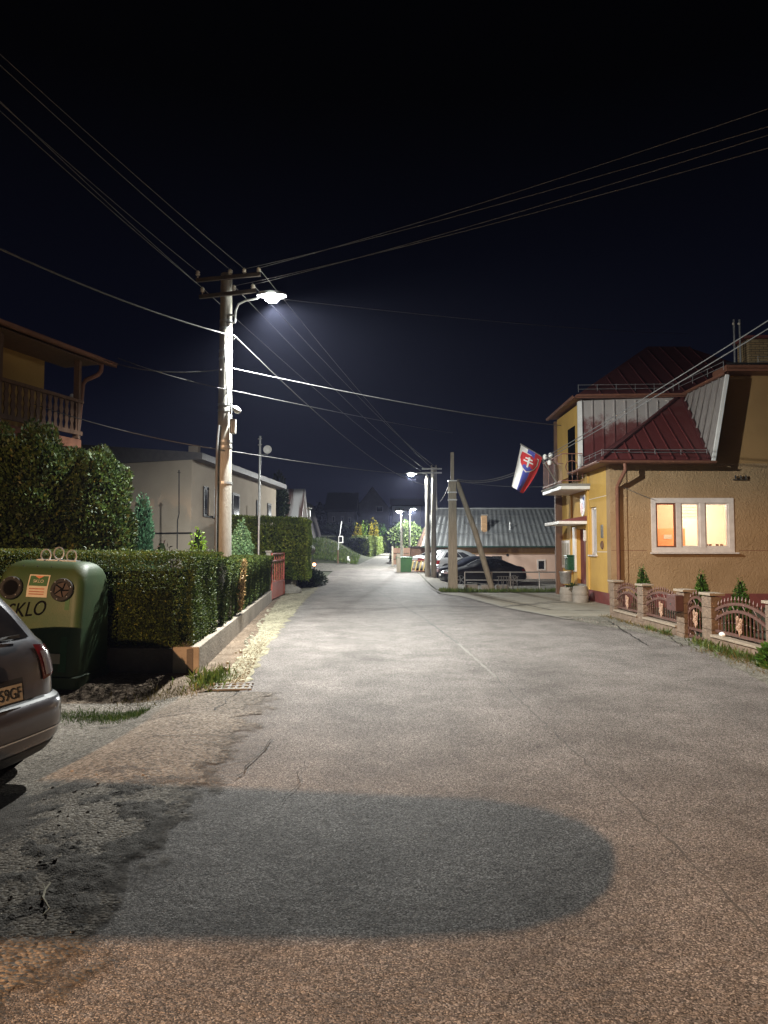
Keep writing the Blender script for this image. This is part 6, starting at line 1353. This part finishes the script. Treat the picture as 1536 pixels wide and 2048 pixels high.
# pole with wires on the left, stop sign seen from behind
b = gnd(620, 36.0); b.z = h(b.x, b.y); pl_ = thing('wire_pole', 'slim pole with small crossarm and red-brown foot beside the stop sign', 'utility pole', b)
MB().tube([b, P(620, 1110, 36)], .055, 8).build('foot', MT['rust'], pl_); MB().tube([P(620, 1110, 36), P(617, 1014, 36)], .05, 8).build('shaft', MT['pole'], pl_); MB().bar(P(611, 1017, 36), P(624, 1017, 36), .05, .05).build('crossarm', MT['porcelain'], pl_); MB().b2(P(617, 1032, 35.9), P(621, 1022, 36.05)).build('fuse_box', MT['steel'], pl_)
c = P(620.5, 1100, 36.15); st2 = thing('stop_sign', 'octagonal stop sign seen from its pale grey back', 'road sign', V(c.x, c.y, h(c.x, c.y)))
MB().slab([c + V(.27 * math.cos(rad(22.5 + 45 * k)), 0, .27 * math.sin(rad(22.5 + 45 * k))) for k in range(8)], (0, .012, 0)).build('plate', MT['steel'], st2); MB().tube([V(c.x + .02, c.y - .03, h(c.x, c.y)), c + V(.02, -.03, .3)], .03, 8).build('post', MT['steel'], st2)
b = gnd(676, 52); b.z = h(b.x, b.y) ; sg = thing('road_mirror', 'small framed mirror sign on a leaning thin pole in the grass bank', 'mirror', b)
MB().tube([b, P(676, 1100, 52)], .045, 8).build('foot', MT['dkwood'], sg); MB().tube([P(676, 1100, 52), P(677, 1090, 52), P(683, 1042, 52)], .04, 8).build('post', MT['steel'], sg); c = P(681.5, 1079, 51.9)
MB().box(c, (.36, .05, .52)).build('frame', MT['white'], sg, bevel=.05); MB().box(c - V(0, .03, 0), (.24, .012, .38)).build('face', MT['glassdark'], sg)
for px, py, s, lab in ((696, 1107, 1.0, 'short white marker post on the grass bank beside the hedge'), (698, 1122, .6, 'tiny white marker post lower in the grass bank')):
    q = P(px, py, 53); q.z = h(q.x, q.y); tag(MB().lathe([(.08, -.1), (.08, .45 * s), (.05, .5 * s)], q, 10).build('marker_post', MT['white'], smooth=True), lab, 'marker post')
grass('grass', 9000, lambda r: (lambda x, y: (x, y))(r.uniform(-9, -2.0), 52.6 + 8 * r.random() ** 1.3), .10, .35, LM['grass'], 59)
# ------------------------------------------------------------------ far hedge, trees, dark houses on the slope
zz = lambda px, py, Y: P(px, py, Y).z
ha, hb_, hc = P(737, 1108, 64), P(786, 1090, 76), P(610, 1098, 66)
def hz(p): return h(p.x, p.y)
hedge('bank_hedge', 'clipped hedge climbing beside the side street, brightly lit on the street side', 'hedge', [(ha.x, ha.y), (hb_.x, hb_.y), (hb_.x - 1.5, hb_.y + .3), (ha.x - 1.6, ha.y + 1.2)], .9, [zz(737, 1078, 64), zz(786, 1075, 76), zz(786, 1074, 76), zz(737, 1076, 64)], leafmat('bank_leaf', (.10, .14, .04), (.24, .31, .09)), 420, .20, 81, (ha.x, ha.y, hz(ha)), bump=.12, sc=1.6, jitter=.8)
hedge('bank_hedge', 'long grey-green hedge in shade along the top of the grass bank', 'hedge', [(hc.x, hc.y), (ha.x - .05, ha.y), (ha.x - .05, ha.y + 1.4), (hc.x, hc.y + 1.4)], 1.0, [zz(610, 1082, 66), zz(735, 1080, 64), zz(735, 1078, 64), zz(610, 1078, 66)], LM['darkfir'], 260, .22, 82, (-6, 66, 2), bump=.12, sc=1.6, jitter=.8)
conif = [(708, 1040, 68, .9, 'darkfir', 'tall dark narrow conifer at the dark end of the row'), (717, 1042, 67, .55, 'gold', 'golden conifer next to the dark one in the row on the bank'), (731, 1036, 67.5, .95, 'lime', 'broad lime-green conifer in the middle of the row on the bank'), (748, 1034, 67, .6, 'gold', 'brightest golden conifer with a forked tip in the row on the bank'), (762, 1042, 69, .95, 'smallthuja', 'green conifer nearest the side street in the row on the bank'), (690, 1046, 70, 1.3, 'darkfir', 'broad dark fir behind the mirror sign')]
for k, (px, py, Y, R, m, lab) in enumerate(conif):
    Y += 5; q = P(px, py, Y); gz = max(1.9, h(q.x, Y)); cone_plant('conifer', lab, 'tree', (q.x, Y, gz - .2), q.z - gz + .2, lambda t, R=R: R * (1 - t) ** .7 * (1 if t > .1 else .7), LM[m], 900, .24, 90 + k, group='conifers above the hedge', jitter=.7, lump_a=.2, sc=2.2)
blobs(63, [P(801, 1072, 70).to_tuple() + (.9, .9, 1.0), P(815, 1062, 70.5).to_tuple() + (.9, .9, .95), P(831, 1080, 70).to_tuple() + (.9, .9, 1.1), P(815, 1092, 70).to_tuple() + (1.2, .9, .9)], 70, .34, 'leafy_tree', 'leafy broad tree lit bright green under the far street lamps', 'tree', (P(815, 1100, 70).x, 70, 1.0), leafmat('walnut_leaf', (.045, .075, .025), (.14, .185, .07)), aspect=1.8, jitter=.9, lumpa=.25, sc=2.2, trunkh=1.8)
blobs(64, [P(792, 1110, 57).to_tuple() + (.4, .4, .3), P(787, 1116, 56).to_tuple() + (.3, .3, .2)], 160, .16, 'low_bush', 'low bush at the side street edge below the leafy tree', 'bush', (P(780, 1112, 57).x, 57, h(.5, 57)), LM['darkfir'], trunkh=.2)
MT['nightwall'] = M('nightwall', (.30, .29, .28), (.24, .23, .22), rough=.9, scale=1.5)
MT['nightroof'] = M('nightroof', (.04, .034, .034), (.028, .024, .024), rough=.7, scale=2, stretch=(1, 1, 8))
def gable_house(label, px0, px1, pyeave, pyridge, Y, depth, axis, wins=(), wallm=None, gy=None, roofm=None, over=.4, slope_front=True):
    a, b = P(px0, pyeave, Y), P(px1, pyeave, Y); zb = min(h(a.x, Y), h(b.x, Y)) - 1.0; ze = a.z; zr = P((px0 + px1) / 2, pyridge, Y + (depth / 2 if axis == 'x' else 0)).z
    t = thing('house', label, 'house', ((a.x + b.x) / 2, Y + depth / 2, zb + 1)); x0, x1 = a.x, b.x
    g = MB(); g.b2((x0, Y, zb), (x1, Y + depth, ze))
    if axis == 'y': g.slab([V(x0, Y, ze), V(x1, Y, ze), V((x0 + x1) / 2, Y, zr)], (0, depth, 0))
    else: g.slab([V(x0, Y, ze), V(x0, Y + depth, ze), V(x0, Y + depth / 2, zr)], (x1 - x0, 0, 0))
    g.build('wall', wallm or MT['nightwall'], t)
    xm = (x0 + x1) / 2; g = MB(); e = over
    if axis == 'y':
        s = (zr - ze) / (xm - x0)
        for m in (-1, 1):
            xe = xm + m * (xm - x0 + e); g.slab([V(xm, Y - e, zr + .05), V(xe, Y - e, ze - s * e + .05), V(xe, Y + depth + e, ze - s * e + .05), V(xm, Y + depth + e, zr + .05)], (0, 0, .15))
    else:
        s = (zr - ze) / (depth / 2)
        for y_, o in ((Y - e, -1), (Y + depth + e, 1)): g.slab([V(x0 - e, Y + depth / 2, zr + .05), V(x0 - e, y_, ze - s * e + .05), V(x1 + e, y_, ze - s * e + .05), V(x1 + e, Y + depth / 2, zr + .05)], (0, 0, .15))
    g.build('roof', roofm or MT['nightroof'], t)
    for (a_, b_, c_, d_) in wins:
        q0, q1 = P(a_, d_, Y), P(b_, c_, Y); win(t, q0.x, q1.x, q0.z, q1.z, Y, MT['frame'], MT['glassdark'])
    return t
gable_house('dim wide house in the dark above the bank with two rows of windows', 655, 708, 1022, 988, 90, 10, 'x', [(664, 670, 1032, 1044), (682, 688, 1032, 1044), (696, 702, 1034, 1046)])
gable_house('dim gabled house in the dark behind the yellow conifers', 712, 778, 1018, 976, 104, 12, 'y', [(752, 766, 1012, 1024)])
gable_house('pale house up the side street with a row of dark windows under the eave', 786, 842, 1012, 1000, 96, 10, 'x', [(789, 793, 1016, 1026), (797, 801, 1016, 1026), (805, 809, 1017, 1027), (813, 817, 1018, 1028)], M('palewall', (.62, .62, .62), (.5, .5, .5), rough=.9))
gable_house('dark steep gabled house behind the wire pole', 592, 622, 1060, 1004, 62, 8, 'y', wallm=MT['dkwood'])
gable_house('small house with a bare metal roof beyond the white house', 566, 592, 1034, 984, 44, 3, 'x', wallm=MT['dkwood'], roofm=M('barestrip', (.42, .42, .42), (.10, .06, .05), rough=.5, scale=.8, stretch=(4, .1, .1), lo=.47, hi=.53))
blobs(65, [P(556, 1010, 40).to_tuple() + (.5, .5, 1.6)], 160, .22, 'dark_fir', 'dark fir between the white house and the metal-roofed house', 'tree', (P(556, 1010, 40).x, 40, 1.2), LM['darkfir'], trunkh=2)
for k, (px, py, Y, R, lab) in enumerate(((640, 1000, 100, 2.6, 'dim tall spruce at the dim wide house, its tip against the sky'), (665, 1045, 80, 1.8, 'dim rounded spruce below the dim wide house'), (790, 1040, 78, 1.2, 'dark narrow conifer before the pale house up the street'))):
    q = P(px, py, Y); cone_plant('spruce', lab, 'tree', (q.x, Y, h(q.x, Y)), q.z - h(q.x, Y), lambda t, R=R: R * (1 - t) ** .9, LM['darkfir'], 900, .4, 110 + k, group='dim spruces on the far slope', jitter=.8, sc=1.2)
# tail light of a passing car as a glowing ball on an added stub post
rl2 = thing('tail_glow', 'red-orange tail light glow of a passing car on an added stub post', 'lamp', gnd(629, 36.5))
q = gnd(629, 36.5); lc = P(628.5, 1129, 36.5); MB().cyl(q + V(0, 0, -.05), lc, .03, n=8).build('post', MT['dark'], rl2); MB().ball(lc, .08, 10, 8).build('lens', emis('redglow', (1, .30, .12), 14), rl2, smooth=True)

# thin night haze: it carries the glow round the lamps
HZ = MB().b2((-150, -35, -1.5), (150, 250, 26)).build('haze', None); tag(HZ, 'thin night haze over the whole street', None, None, 'stuff')
m, n, b, N, L = newmat('haze'); n.nodes.remove(b); vp = N('ShaderNodeVolumePrincipled'); vp.inputs['Color'].default_value = (.60, .65, 1.0, 1); vp.inputs['Density'].default_value = HAZE_D; vp.inputs['Anisotropy'].default_value = .55
L(vp.outputs[0], n.nodes['Material Output'].inputs['Volume']); HZ.data.materials.append(m)
